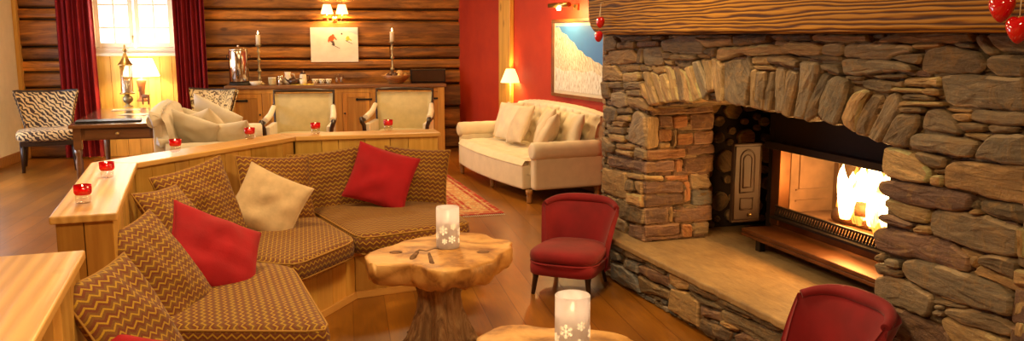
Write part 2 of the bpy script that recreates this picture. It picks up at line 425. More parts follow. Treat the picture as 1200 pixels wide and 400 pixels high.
# ================================================================ ROOM
tA = .191; u = Vector((.982,.191,0)); vv = Vector((-.191,.982,0)); ANG = math.atan2(.191,.982)
L0 = Vector((-6.45,11.25,0))
def W(a, b=0, z=0): return L0+u*a+vv*b+Vector((0,0,z))       # log-wall frame: a along, b behind(+)/in front(-)
CH = 2.75
def along_px(px, b=0):   # coordinate a on the wall plane (offset b) seen at column px
    q = PL(px, 43, W(0, b), vv); return (q-L0).dot(u)
aC = along_px(537)
Cn = W(aC)
rd = Vector((.41,-.912,0)).normalized(); rn = Vector((-rd.y*-1, 0, 0))
rn = Vector((rd.y, -rd.x, 0))            # into the room (towards -x,-y)
if rn.x > 0: rn = -rn
def RWp(t, o=0, z=0): return Cn+rd*t+rn*o+Vector((0,0,z))

# floor / ceiling
fl = MB(); fl.box(-9, 9, -9, 9, -.12, 0); struct(fl.build('floor', M['floor'], loc=(-1.2,5.2,0), rotz=ANG))
cl = MB(); cl.box(-9, 9, -9, 9, CH, CH+.1); struct(cl.build('ceiling', M['ceiling'], loc=(-1.2,5.2,0), rotz=ANG))
# log wall with window opening
wa0, wa1 = along_px(107), along_px(208); wz0, wz1 = 1.42, 2.35
lw = MB(); rows = [(0,.30,.8),(.30,.60,1.0),(.60,.93,.85),(.93,1.14,1.0),(1.14,1.29,1.55),(1.29,1.47,.95),(1.47,1.82,1.05),(1.82,1.97,1.6),(1.97,2.3,.95),(2.3,CH,1)]
bmL = MB()
pn0, pn1 = along_px(98), along_px(214)
for (z0, z1, c) in rows:
    segs = [(-.1, aC+.3)] if z1 <= 0 else [(-.1, pn0), (pn1, aC+.3)]
    for (s0, s1) in segs:
        x = s0
        while x < s1-.05:
            x2 = min(s1, x+random.uniform(1.6, 4.5));
            if s1-x2 < .5: x2 = s1
            j = random.uniform(.82, 1.18)*c
            jo = random.uniform(-.012, .012)
            h = z1-z0
            prof = [(.25,z0+.004),(.0-.0+jo*-1,z0+.012),(-.030+jo,z0+.035),(-.036+jo,z0+h*.5),(-.030+jo,z1-.03),(-.008+jo,z1-.008),(.25,z1-.002)]
            n = len(prof); nseg = max(2, int((x2-x)/.25)); vs = []
            for i in range(nseg+1):
                X = x+(x2-x)*i/nseg+(.003 if i == 0 else (-.003 if i == nseg else 0))
                for q, (yy, zz) in enumerate(prof):
                    d = noise.noise(Vector((X*1.7, zz*9, c*3)))*.014 if 0 < q < n-1 else 0
                    vs.append((X, yy+d, zz+(noise.noise(Vector((X*2, zz*5, 7)))*.008 if 0 < q < n-1 else 0)))
            fs = []
            for i in range(nseg):
                for q in range(n):
                    q2 = (q+1) % n; fs.append((i*n+q, (i+1)*n+q, (i+1)*n+q2, i*n+q2))
            fs.append(list(range(n))); fs.append([nseg*n+q for q in range(n)][::-1])
            bmL.add(vs, fs, None, (j, j*.97, j*.93), sm=False); x = x2
bmL.box(-.1, pn0, .1, .3, 0, CH, col=(.3,.3,.3)); bmL.box(pn1, aC+.3, .1, .3, 0, CH, col=(.3,.3,.3))
struct(bmL.build('wall_back', M['log'], loc=L0, rotz=ANG))
# boarded bay round the window
bb = MB(); x = pn0
while x < pn1-.02:
    x2 = min(pn1, x+.155); c = random.uniform(.9, 1.15)
    bb.box(x+.002, x2-.002, -.02, .03, 0, wz0-.04, col=(c,c,c)); x = x2
bb.box(pn0, pn1, .0, .3, 0, wz0-.04, col=(.9,.9,.9)); bb.box(pn0, pn1, .0, .3, wz1+.04, CH, col=(.9,.9,.9))
bb.box(pn0, wa0, .0, .3, wz0-.04, wz1+.04, col=(.9,.9,.9)); bb.box(wa1, pn1, .0, .3, wz0-.04, wz1+.04, col=(.9,.9,.9))
struct(bb.build('wall_window_bay', M['pine'], loc=L0, rotz=ANG, bevel=.003))
wroot = bpy.data.objects.new('window_1', None); C.objects.link(wroot); wroot.location = L0; wroot.rotation_euler = (0,0,ANG); wroot['kind'] = 'structure'
fr = MB(); fr.box(wa0, wa1, -.02, .12, wz0-.04, wz0+.03); fr.box(wa0, wa1, -.02, .12, wz1-.03, wz1+.04)
fr.box(wa0, wa0+.05, -.02, .12, wz0, wz1); fr.box(wa1-.05, wa1, -.02, .12, wz0, wz1)
fr.box(wa0-.05, wa1+.05, -.09, .02, wz0-.075, wz0-.035); fr.build('window_frame', M['white_paint'], wroot, bevel=.006)
am = (wa0+wa1)/2
for (a0, a1) in ((wa0+.05, am-.01), (am+.01, wa1-.05)):
    sh = MB()
    w_ = .06
    sh.box(a0, a0+w_, .0, .06, wz0+.03, wz1-.03); sh.box(a1-w_, a1, .0, .06, wz0+.03, wz1-.03)
    sh.box(a0+w_, a1-w_, .0, .06, wz0+.03, wz0+.10); sh.box(a0+w_, a1-w_, .0, .06, wz1-.09, wz1-.03)
    mid = (a0+a1)/2
    sh.box(mid-.012, mid+.012, .01, .05, wz0+.10, wz1-.09)
    for zz in (1.72, 2.02): sh.box(a0+w_, a1-w_, .012, .048, zz-.012, zz+.012)
    so = sh.build('casement', M['white_paint'], wroot, bevel=.004)
    pn = MB(); pn.box(a0+w_-.005, a1-w_+.005, .026, .032, wz0+.095, wz1-.085); pn.build('pane', M['pane'], so)
hd = MB(); hd.lathe([(.014,0),(.014,.02)], 12, T(am-.02,-.0,1.60)@RX(R(90))); hd.tube([(am-.02,-.02,1.60),(am-.02,-.035,1.59),(am-.02,-.035,1.52)], .007); hd.build('window_handle', M['pewter'], wroot)
# curtains
def curtain(pa, pb, label, seed, flare):
    a0, a1 = along_px(pa, -.16), along_px(pb, -.16)
    rnd = random.Random(seed); nx, nz = 90, 14; P = []
    ph = [rnd.uniform(0, 6) for _ in range(4)]
    for i in range(nx+1):
        t = i/nx; row = []
        for j in range(nz+1):
            h = j/nz; z = .02+h*2.5
            pinch = 1 + flare*(1-h)**1.5
            mid = (a0+a1)/2
            xx = mid+(a0+(a1-a0)*t-mid)*pinch
            yy = -.17+.035*math.sin(t*44+ph[0]+.5*h)+.018*math.sin(t*21+ph[1])+.012*math.sin(t*83+ph[2]+h)
            row.append(Vector((xx, yy, z)))
        P.append(row)
    mb = MB(); mb.sheet(P, .006)
    o = mb.build('curtain', M['curtain'], loc=L0, rotz=ANG); tag(o, label, 'curtain', 'floor-length curtains at the window')
curtain(67, 110, 'long red curtain left of the window, above the zebra chair', 3, .10)
curtain(205, 241, 'long red curtain right of the window, beside the log wall', 5, .0)

# left wall
lwm = MB(); lwm.box(-.25, 0, -1.2, .3, 0, CH); lwm.box(-.25, 0, -4.1, -1.2, 0, .3); lwm.box(-.25, 0, -4.1, -1.2, 2.3, CH); lwm.box(-.25, 0, -15, -4.1, 0, CH)
struct(lwm.build('wall_left', M['creamwall'], loc=L0, rotz=ANG))
w2 = MB()
for (y0, y1) in ((-4.1,-4.02),(-2.68,-2.62),(-1.28,-1.2)): w2.box(-.16, -.06, y0, y1, .3, 2.3)
for (z0, z1) in ((.3,.38),(2.22,2.3),(1.4,1.44)): w2.box(-.16, -.06, -4.1, -1.2, z0, z1)
o2 = struct(w2.build('window_2', M['white_paint'], loc=L0, rotz=ANG)); p2 = MB(); p2.box(-.115,-.105,-4.05,-1.25,.35,2.25); p2.build('pane', M['pane'], o2)
bs = MB(); bs.box(0, .018, -9, -.101, 0, .13); struct(bs.build('baseboard_left', M['pine_darkx'], loc=L0, rotz=ANG, bevel=.004))
tr = MB(); tr.box(-.0, .05, -.10, 0, 0, CH, col=(1,1,1)); struct(tr.build('trim_1', M['pine'], loc=L0, rotz=ANG, bevel=.006))

# red wall, post, remaining walls
rw = MB(); rw.box(0, 5.7, 0, .2, 0, CH)
rang = math.atan2(rd.y, rd.x)
# local +y must point out of the room
rmat = Matrix((( rd.x, -rn.x, 0, Cn.x), (rd.y, -rn.y, 0, Cn.y), (0,0,1,0), (0,0,0,1)))
o = rw.build('wall_right', M['redwall'], M=rmat); struct(o)
def red_t(px, off=0):
    q = PL(px, 43, RWp(0, off), rn); return (q-RWp(0, off)).dot(rd)
t0, t1 = red_t(585,.05), red_t(598,.05)
po = MB(); po.box(t0, t1, -.06, 0, 0, CH, col=(.9,.8,.6)); struct(po.build('trim_2', M['pine'], M=rmat, bevel=.008))
bsr = MB(); bsr.box(.05, t0-.01, -.02, 0, 0, .12); bsr.box(t1+.01, 5.2, -.02, 0, 0, .12); struct(bsr.build('baseboard_right', M['pine_darkx'], M=rmat, bevel=.004))
E0 = RWp(5.6)
rest = MB()
def wallseg(mb, a, b, th=.2):
    a = Vector(a); b = Vector(b); d = (b-a).normalized(); n = Vector((-d.y, d.x, 0))
    mb.prism([tuple(a[:2]), tuple(b[:2]), tuple((b+n*th)[:2]), tuple((a+n*th)[:2])], 0, CH)
m1_ = MB(); wallseg(m1_, (3.6,6.4,0), E0+Vector((.05,.1,0))); struct(m1_.build('wall_alcove', M['ceiling']))
m2_ = MB(); wallseg(m2_, (3.6,-3,0), (3.6,6.4,0), -.2); struct(m2_.build('wall_far_right', M['ceiling']))
m3_ = MB(); m3_.box(-5.5, 3.8, -3.2, -3, 0, CH); struct(m3_.build('wall_rear', M['ceiling']))

# ================================================================ FIREPLACE
P0 = G(754,284,.3); P0.z = 0
fd = Vector((.296,-.955,0)).normalized()        # along the face towards the camera
fn = Vector((.955,.296,0)).normalized()         # into the masonry
def F(s, q, z): return P0+fd*s+fn*q+Vector((0,0,z))
FM = Matrix(((fd.x, fn.x, 0, P0.x), (fd.y, fn.y, 0, P0.y), (0,0,1,0), (0,0,0,1)))   # local x=s, y=q, z
def toF(px, py, q=0):
    p = PL(px, py, F(0, q, 0), fn)-P0
    return (p.dot(fd), p.z)
def toJ(px, py, s=0):
    p = PL(px, py, F(s, 0, 0), fd)-P0
    return (p.dot(fn), p.z)
fp = thing('fireplace', 'large grey-brown stone fireplace with an arched opening and heavy oak mantel beam', 'fireplace', tuple(P0), 0)
FL = FM.copy(); FL.translation = (0,0,0)

CLS = {'g':(.20,.150,.095), 't':(.44,.29,.14), 'w':(.29,.235,.165), 'p':(.21,.128,.10), 'o':(.40,.19,.09), 'b':(.20,.20,.205), 'd':(.12,.085,.06), 'y':(.50,.35,.17)}
def jit_poly(pts, seg=.03, amp=.004, rnd=random):
    n = len(pts); out = []
    # one corner-cutting pass
    cc = []
    for i in range(n):
        a = Vector(pts[i]); b = Vector(pts[(i+1)%n]); L = (b-a).length
        k = min(.2, .008/max(L,1e-4))
        cc += [a.lerp(b, k), a.lerp(b, 1-k)]
    n = len(cc)
    for i in range(n):
        a = cc[i]; b = cc[(i+1)%n]; L = (b-a).length
        m = max(1, int(L/seg)); nn = Vector((-(b-a).y, (b-a).x))
        nn = nn.normalized() if nn.length > 1e-6 else Vector((0,0))
        for q in range(m):
            p = a.lerp(b, q/m)
            if q > 0 or m > 1: p = p+nn*rnd.uniform(-amp, amp)
            out.append(p)
    return out
def stone(mb, pts, prot, colr, axis2=None, back=-.06, rnd=random, mapf=None, grow=0):
    """pts: polygon (a,z) in wall plane metres. mapf(a,z,out)->3D local"""
    A = sum(pts[i][0]*pts[(i+1)%len(pts)][1]-pts[(i+1)%len(pts)][0]*pts[i][1] for i in range(len(pts)))/2
    if A < 0: pts = pts[::-1]; A = -A
    per = sum((Vector(pts[i])-Vector(pts[(i+1)%len(pts)])).length for i in range(len(pts)))
    wd = 2*A/max(per, 1e-4)
    P = jit_poly([Vector(p) for p in pts], .03, min(.004, wd*.12), rnd); n = len(P)
    c = sum(P, Vector((0,0)))/n
    # inward normals
    nr = []
    for i in range(n):
        d = P[(i+1)%n]-P[i-1]; d = Vector((-d.y, d.x)); nr.append(d.normalized() if d.length > 1e-7 else Vector((0,0)))
    # long axis
    sxx = sum((p.x-c.x)**2 for p in P); syy = sum((p.y-c.y)**2 for p in P); sxy = sum((p.x-c.x)*(p.y-c.y) for p in P)
    th = .5*math.atan2(2*sxy, sxx-syy); ca, sa = math.cos(th), math.sin(th)
    ou = rnd.uniform(0, 50); ov = rnd.uniform(0, 50)
    ta, tb = rnd.uniform(-.05,.05), rnd.uniform(-.10,.10)
    i1, i2, i3 = min(.003, wd*.08), min(.009, wd*.2), min(.045, wd*.7)
    rings = [(-grow, back), (-grow, prot-.014), (i1, prot-.003), (i2, prot+.002)]
    vs = []; uv = []
    for (ins, h) in rings:
        for i, p in enumerate(P):
            q = p+nr[i]*ins
            hh = h if h == back else h+(q.x-c.x)*ta+(q.y-c.y)*tb+noise.noise(Vector((q.x*9+ou, q.y*9, 0)))*.008
            vs.append(mapf(q.x, q.y, hh)); dx, dy = q.x-c.x, q.y-c.y
            uv.append((dx*ca+dy*sa+ou, -dx*sa+dy*ca+ov+ (0.03 if h == back else 0)))
    fs = []; us = []; m = len(rings)
    for r in range(m-1):
        for i in range(n):
            j = (i+1) % n; f = (r*n+i, r*n+j, (r+1)*n+j, (r+1)*n+i); fs.append(f); us.append([uv[k] for k in f])
    # rugged cap: ring pulled to the middle
    inner = []
    for i, p in enumerate(P):
        q = (p+nr[i]*i2); q = q.lerp(c, .45)
        hh = prot+.006+(q.x-c.x)*ta+(q.y-c.y)*tb+noise.noise(Vector((q.x*14+ou, q.y*14, 3)))*.012
        vs.append(mapf(q.x, q.y, hh)); dx, dy = q.x-c.x, q.y-c.y; uv.append((dx*ca+dy*sa+ou, -dx*sa+dy*ca+ov))
    for i in range(n):
        j = (i+1) % n; f = ((m-1)*n+i, (m-1)*n+j, m*n+j, m*n+i); fs.append(f); us.append([uv[k] for k in f])
    vs.append(mapf(c.x, c.y, prot+.007+noise.noise(Vector((ou, c.y*9, 1)))*.01)); uv.append((ou, ov)); ci = len(vs)-1
    for i in range(n):
        j = (i+1) % n; f = (m*n+i, m*n+j, ci); fs.append(f); us.append([uv[k] for k in f])
    jj = rnd.uniform(.75, 1.25); hj = rnd.uniform(-.05,.05); base = (colr[0]*jj*(1+hj), colr[1]*jj, colr[2]*jj*(1-hj))
    # chipped, paler arrises
    rim = tuple(min(.62, x*1.25+y) for x, y in zip(base, (.11,.085,.055)))
    nr_ = 2*n
    k0 = len(mb.f); mb.add(vs, fs, None, base, us, sm=False)
    for q in range(n, 3*n):
        if noise.noise(Vector((vs[fs[q][0]][0]*7+ou, vs[fs[q][0]][2]*7, ov))) > -.12: mb.col[k0+q] = rim

face_map = lambda a, z, h: Vector((a, -h, z))        # local FM frame: face at y=0, outwards is -y
jamb_map = lambda q, z, h: Vector((h, q, z))         # jamb plane s=0, outwards (into opening) is +s
FACE = """
g 711,43 720,42 726,50 724,58 714,60 710,52
g 724,43 747,42 744,48 730,48
g 749,42 767,42 766,47 748,48
g 727,50 748,49.5 748,56 727,57
p 750,49 774,48.5 774,54 750,55
g 768,42 781,42 778,46 768,47
w 776,48 800,42 817,42 826,55 825,63 800,63 778,60 775,52
t 710,66 718,59 743,58 749,66 748,73 725,75.5 710,75
g 750,58 754.5,57 754.5,74 749,74
w 756,57 776,55.5 778,70 776,76 758,77 756,66
t 725,77 751,76 752,83 728,84
t 709,78 722,77 731,88 729,95 710,94
t 732,86 751,85 753,91 750,95.5 733,96
g 779,62 789,63 788,69 780,69
g 790,64 812,65 820,68 816,71 790,70
t 780,70 789,71 789,77 782,75
g 793,72 813,72 812,79 797,80
g 717,96.5 732,97 733,103 717,103
w 734,97 754,96 754,104 735,105
g 708,96 716,97 716,115 708,115
g 722,104 736,105 735,109 722,108
g 738,106 753,106 754,113 739,112
g 753,77 763,78 765,83 754,83
t 766,79 779,79 780,85 770,86
w 720,109 731,107.5 737,112 737,124 728,127 719,120
t 738,113 752,115 761,124 760,130 750,127 739,124
g 709,128 716,125 725,129 722,142 712,145 709,138
g 725,127 741,127 743,133 726,134
t 723,136 740,135.5 739,142.5 723,141
t 719,143 735,143 733,149 721,148
g 714,149 734,150 734,158 716,156
t 715,157 733,159 733,167 718,165
g 709,160 716,167 723,171 721,178 710,178
w 743,133 749,130 757,137 757,173 750,171 735,166 737,150
t 726,168 743,171 742,176 727,174
t 723,175 743,178 742,184 724,180
g 745,173 757,177 756,187 744,185
p 714,183 754,190 754,201 716,196
t 707,197 735,203 736,233 720,231 705,222
t 737,203 754,206 754,211 738,209
g 737,211 744,212 744,224 737,223
t 746,212 754,214 754,228 747,222
t 736,226 754,229 754,243 737,239
g 722,233 754,245 754,263 728,256 723,246
w 720,252 734,259 737,266 734,274 720,268
p 739,262 754,265 754,284 738,277
t 818,46 860,44.5 861,52 829,56
g 822,41 859,41 859,43.5 824,44
g 864,42 904,42 903,49 866,53
t 844,57 872,55 897,53 920,55 921,63 893,65 870,64 855,69 844,70
g 827,58 842,57 841,64 836,67 827,63
y 883,67 903,67 902,76 884,76
g 904,66 920,65 942,71 941,79 922,77 904,73
t 886,77 909,78 910,82 890,82
t 756,84 763,84 770,108 775,121 769,123 762,110
t 753,97 756,99 768,122 764,124 757,112
t 764,84 771,86 778,105 781,120 776,121 770,105
t 774,88 781,87 787,104 789,119 783,120 778,104
t 781,77 787,79 793,100 797,118 790,119 788,104
g 788,79 796,78 803,100 806,118 798,119 794,100
t 797,80 804,85 811,105 813,120 806,120 804,100
y 806,79 813,77 820,95 824,116 815,120 812,100
w 815,73 822,71 829,93 832,108 826,118 821,98
y 823,69 833,72 838,90 839,106 831,108 829,90
t 835,68 843,71 850,78 852,112 852,120 846,120 840,100
g 852,73 862,70 881,67 884,85 880,110 878,125 866,123 855,118 853,95
t 883,82 890,81 889,105 886,127 880,126 881,108
g 891,84 901,84 900,105 897,129 888,127 890,105
g 903,84 909,84 908,105 906,131 899,130 901,108
w 911,79 921,80 922,92 919,132 908,132 909,105
g 925,82 939,84 936,105 929,138 921,134 922,110
w 943,72 963,74 961,85 952,110 942,140 931,138 938,108
g 964,85 974,88 970,103 957,137 950,143 945,140 953,112
w 974,96 983,89 997,93 998,102 992,122 985,147 972,142 966,134 968,115
t 1004,109 1015,105 1024,108 1016,118 1010,136 1008,150 1002,155 992,148 989,138
g 1025,110 1034,112 1036,118 1028,137 1019,160 1007,157 1009,142 1017,122
w 1042,112 1053,108 1059,120 1057,130 1047,145 1037,162 1032,167 1021,161 1026,147 1036,124
g 1059,134 1081,135 1081,146 1072,160 1068,172 1050,171 1038,167 1046,152
t 921,55 928,49.5 957,50 967,57 965,64 952,65 938,64 922,62
w 969,53 981,51 992,52 991,62 984,66 968,63
g 906,42 951,41 952,47 910,47
t 954,41 1018,41 1019,48.5 985,49 954,48
w 993,54 1003,51 1047,51 1072,54 1073,61 1050,65 1045,70 1015,69 993,66
g 948,66 960,65 985,66 987,72 970,72 955,70
g 965,75 986,75 990,84 988,88 977,84 966,82
w 990,70 1020,71 1055,72 1072,77 1075,83 1040,84 1025,88 992,87
w 1049,68 1056,65 1083,64 1083,70 1079,75 1060,72
w 1083,72 1088,59 1100,55 1125,55 1150,62 1157,71 1157,80 1146,86 1100,86 1081,85
t 1074,52 1106,50.5 1108,54 1085,57 1075,57
y 1036,45 1050,39 1140,38 1144,49 1070,50.5 1034,49
w 1124,51 1145,51 1146,56 1130,55
w 1147,42 1157,42 1170,58 1172,64 1160,65 1149,52
w 1159,41 1180,38 1206,38 1206,63 1176,62 1166,54
w 1162,67 1175,65 1206,65 1206,90 1172,88 1161,78
w 1105,90 1140,88 1206,92 1206,130 1175,129 1150,127 1118,125 1108,120 1105,105
g 1015,94 1030,93 1049,96 1048,105 1043,109 1020,106 1014,101
g 994,89 1014,90 1010,95 995,93
g 1028,89 1063,87.5 1064,91 1035,92
t 1064,92 1104,91 1104,102 1064,101
y 1050,103 1087,105 1086,109 1050,107
t 1088,104 1104,105 1104,112 1088,110
g 1050,97 1062,95 1062,102 1050,101
g 1061,111 1085,111 1097,114 1096,118 1062,117
y 1060,119 1107,120 1108,124 1060,124
g 1060,126 1086,126 1088,132 1062,132
w 1091,130 1100,128 1111,131 1121,139 1131,156 1125,157 1100,154 1084,151 1086,140
t 1109,127 1140,129 1139,133 1115,131
t 1117,134 1140,134 1141,141 1128,143 1121,139
w 1142,130 1206,132 1206,147 1160,145 1142,141
g 1126,144 1158,147 1157,154 1133,154
g 1161,147 1196,149 1190,156 1165,156
y 1132,156 1164,158 1158,166 1134,160
w 1074,160 1080,157 1100,158 1135,163 1149,168 1147,177 1140,184 1115,181 1085,176 1073,172
w 1165,160 1173,158 1206,158 1206,194 1175,190 1148,184 1153,173
y 1036,174 1042,173 1060,176 1080,186 1094,204 1090,214 1060,212 1040,206 1035,198
g 1078,178 1090,180 1112,186 1110,196 1096,197 1080,186
t 1096,198 1112,199 1111,204 1097,203
t 1096,206 1109,206 1108,219 1096,217
t 1113,194 1120,190 1150,192 1206,196 1206,241 1170,234 1140,225 1112,220
p 1034,213 1042,212 1075,217 1110,222 1135,227 1142,233 1139,245 1120,247 1100,244 1065,239 1040,230 1033,222
y 1040,233 1060,237 1091,245 1091,252 1085,262 1070,260 1052,254 1038,241
p 1032,252 1045,252 1058,258 1072,264 1065,268 1042,263 1033,258
t 1073,267 1080,265 1093,267 1092,275 1075,273
g 1150,236 1165,237 1206,243 1206,263 1172,257 1156,250
t 1140,248 1145,245 1152,250 1149,252 1141,251
w 1093,249 1100,246 1130,249 1160,255 1196,266 1196,300 1180,300 1155,295 1130,287 1100,278 1093,268
y 1198,267 1206,270 1206,303 1198,301
p 1027,273 1032,268 1060,272 1090,277 1115,285 1137,300 1137,319 1125,317 1090,306 1050,298 1030,291
t 1139,300 1150,301 1146,314 1139,312
g 1152,300 1165,299 1197,305 1196,328 1175,320 1150,308
w 1028,300 1034,297 1041,302 1039,307 1029,306
w 1043,303 1058,306 1057,315 1044,312
g 1027,309 1045,313 1060,319 1058,325 1030,321
w 1062,306 1075,304 1100,310 1140,322 1175,336 1191,350 1189,370 1178,369 1140,358 1100,345 1068,328 1060,316
t 1144,319 1150,311 1175,322 1206,333 1206,346 1175,335 1150,325
w 1026,326 1040,323 1060,329 1092,344 1096,352 1092,368 1085,372 1060,362 1030,352 1025,343
y 1105,346 1120,350 1138,357 1135,358 1106,349
w 1097,351 1115,353 1135,360 1132,363 1098,355
w 1099,357 1108,359 1107,363 1100,362
w 1096,364 1110,366 1108,371 1097,369
g 1112,362 1140,363 1170,371 1192,385 1188,395 1160,388 1130,378 1112,368
t 1106,374 1112,372 1150,387 1190,403 1190,425 1130,420 1108,384
p 1024,355 1040,357 1070,369 1108,387 1116,395 1118,430 1085,425 1050,388 1026,365
y 1193,352 1206,353 1206,373 1191,371
y 1194,376 1206,378 1206,400 1191,396
"""
JAMB = """
p 762,128 800,126 834,123 836,131 800,134 764,135
t 758,137 772,137 772,172 758,175
p 773,136 787,136 788,149 774,150
o 789,137 806,135 806,149 789,150
p 808,134 836,132 836,151 810,153
o 773,152 787,152 787,165 773,166
t 773,168 785,167 785,173 773,174
g 788,152 793,152 793,171 788,172
o 794,157 812,155 812,169 794,171
p 813,155 836,153 836,168 813,170
o 758,177 803,174 803,184 762,188 758,186
p 804,173 837,170 837,179 805,182
p 802,186 837,181 837,201 803,204
p 756,191 790,188 791,201 756,204
o 792,188 800,187 800,203 792,204
t 756,206 777,207 777,212 756,211
o 780,207 807,205 807,212 781,212
w 809,204 820,204 829,203 835,216 830,221 810,221
p 755,214 800,213 800,226 756,228
o 802,213 809,213 810,235 802,238
b 811,223 836,223 835,240 811,241
p 755,230 800,228 800,239 756,243
p 755,245 783,243 784,261 755,263
t 785,243 789,243 789,260 785,261
p 790,242 836,241 835,258 791,261
p 755,265 797,262 797,275 755,278
p 756,279 797,276 796,280 757,283
o 799,263 811,264 811,278 799,279
w 813,262 832,261 831,274 813,277
"""
HEARTH = """
b 718,282 730,284 733,289 728,297 718,292
b 716,292 726,297 727,306 717,306
g 733,289 745,294 755,302 752,308 735,302
b 733,304 748,309 749,321 732,314
b 716,308 730,312 747,326 752,344 735,337 714,326
p 750,311 765,315 784,325 785,337 768,332 750,320
g 749,323 770,335 784,342 783,352 765,345 753,343
t 783,321 790,318 805,326 809,333 805,340 795,339 785,333
g 753,304 765,308 781,317 780,323 765,315
y 785,338 800,341 820,354 820,384 800,373 783,362
g 808,326 825,334 845,345 847,353 835,353 810,340
g 808,342 835,355 846,361 845,365 822,356
p 822,358 845,367 846,378 822,370
d 821,373 845,383 858,391 853,402 830,395 820,385
g 848,357 870,366 880,371 878,375 848,362
g 847,363 880,377 920,397 920,412 895,403 870,389 847,374
t 845,376 855,377 868,386 862,389 846,381
p 860,393 872,389 890,397 900,408 865,408
g 848,350 870,358 900,372 925,385 933,392 905,386 880,371 850,356
g 897,368 915,375 942,388 934,396 900,379
"""
def parse(txt):
    out = []
    for ln in txt.strip().splitlines():
        w = ln.split(); out.append((w[0], [tuple(float(a) for a in p.split(',')) for p in w[1:]]))
    return out
rs = random.Random(5)
def rubble(mb, a0, a1, z0, z1, mapf, prot, inside=None, hmin=.035, hmax=.09, cols='gtwpg', lmul=3.0, rnd=rs, back=-.05):
    z = z0
    while z < z1-.015:
        h = rnd.uniform(hmin, hmax); zt = min(z1, z+h); a = a0-rnd.uniform(0,.1)
        while a < a1-.02:
            L = rnd.uniform(.8, lmul)*h+.03; b = a+L
            aa, bb = max(a, a0), min(b, a1)
            if bb-aa > .03 and (inside is None or inside(aa, bb, z, zt)):
                g = .004; dz = rnd.uniform(-.004,.004)
                stone(mb, [(aa+g, z+g+dz), (bb-g, z+g-dz), (bb-g*1.5, zt-g+dz), (aa+g*.6, zt-g)], prot+rnd.uniform(-.008,.008), CLS[rnd.choice(cols)], back=back, rnd=rnd, mapf=mapf)
            a = b
        z = zt
# opening profile on the face (s -> arch height)
arch_px = [(757,127),(775,124),(800,121),(830,119),(852,120),(878,126),(897,130),(919,133),(942,140),(966,142),(985,147),(1002,155),(1019,160),(1034,168)]
arch = [toF(*p) for p in arch_px]
S1 = toF(1034, 220)[0]; SL = toF(706, 100)[0]; SR = toF(1205, 200)[0]+1.1
def arch_z(s):
    if s <= arch[0][0]: return arch[0][1]
    for (a, b) in zip(arch, arch[1:]):
        if a[0] <= s <= b[0]:
            return a[1]+(b[1]-a[1])*(s-a[0])/(b[0]-a[0])
    return arch[-1][1]
MZ = 1.612
QB = 1.25
core = MB()
th = .47; off = .018
# masonry core (mortar), set back slightly behind the stone faces
core.box(SL+.01, -off, off, .47, 0, MZ+.5); core.box(SL+.01, -.335, .47, 1.9, 0, MZ+.5); core.box(-.335, S1+off, QB+.105, 1.9, 0, MZ+.5)
core.box(S1+off, SR-.02, off, 1.9, 0, MZ+.5)
NS = 40
top = [(-off+(S1+2*off)*i/NS) for i in range(NS+1)]
for i in range(NS):
    a, b = top[i], top[i+1]; za, zb = arch_z(a)+.012, arch_z(b)+.012
    core.add([(a,off,za),(b,off,zb),(b,th,zb),(a,th,za),(a,off,MZ+.5),(b,off,MZ+.5),(b,th,MZ+.5),(a,th,MZ+.5)],
             [(0,3,2,1),(4,5,6,7),(0,1,5,4),(1,2,6,5),(2,3,7,6),(3,0,4,7)])
core.build('masonry_core', M['mortar'], fp, M=FL)
st = MB()
polys = []
for c, pts in parse(FACE):
    p = [toF(x, y) for x, y in pts]; 
    p = [(min(max(a, SL), SR), max(.0, min(z, MZ-.002))) for a, z in p]
    p = [((0.0 if (-0.012 < a < .012 and z < arch[0][1]) else a), z) for a, z in p]
    stone(st, p, .016+rs.uniform(-.010,.014), CLS[c], rnd=rs, mapf=face_map, grow=.0022)
def inside_face(a, b, z0, z1):
    if b <= 0 or a >= S1: return True
    m = (a+b)/2
    return z0 > arch_z(m)+.01 and z0 > arch_z(a)+.01 and z0 > arch_z(b)+.01
rubble(st, SL, -.02, .0, MZ, face_map, -.008, inside_face, .03, .06)
rubble(st, -.02, S1+.03, .9, MZ, face_map, -.008, inside_face, .025, .05)
rubble(st, S1+.03, toF(1200,200)[0], .0, MZ, face_map, -.010, None, .03, .07)
rubble(st, toF(1204,200)[0], SR, .0, MZ, face_map, .012, None, .06, .14)
st.build('face_stones', M['stone'], fp, M=FL)
# left end return of the chimney and the jamb
rt = MB(); ret_map = lambda q, z, h: Vector((SL-h, q, z))
rubble(rt, 0.0, 1.5, .0, MZ+.45, ret_map, .005, None, .05, .11, 'tgwt')
rt.build('side_stones', M['stone'], fp, M=FL)
jb = MB()
for c, pts in parse(JAMB):
    p = [toJ(x, y) for x, y in pts]; p = [(min(max(a, .0), .49), max(.3, z)) for a, z in p]
    stone(jb, p, .004+rs.uniform(-.006,.006), CLS[c], rnd=rs, mapf=jamb_map, grow=.0015)
rubble(jb, .01, .47, .3, arch[0][1]+.02, jamb_map, -.012, None, .03,.06, 'pdpg')
jb.build('jamb_stones', M['stone'], fp, M=FL)
# soffit of the arch: stones seen only from below / aside
sf = MB()
for i in range(NS):
    a, b = top[i], top[i+1]; za, zb = arch_z(a), arch_z(b)
    for q0, q1 in ((.03,.25),(.25,.47)):
        dz = rs.uniform(-.006,.006)
        sf.add([(a+.003,q0+.004,za+dz),(b-.003,q0+.004,zb+dz),(b-.003,q1-.004,zb+dz),(a+.003,q1-.004,za+dz),(a+.003,q0+.004,za+.05),(b-.003,q0+.004,zb+.05),(b-.003,q1-.004,zb+.05),(a+.003,q1-.004,za+.05)],
               [(0,3,2,1),(4,5,6,7),(0,1,5,4),(1,2,6,5),(2,3,7,6),(3,0,4,7)], None, CLS[rs.choice('gtwg')])
sf.build('arch_soffit', M['stone'], fp, M=FL)
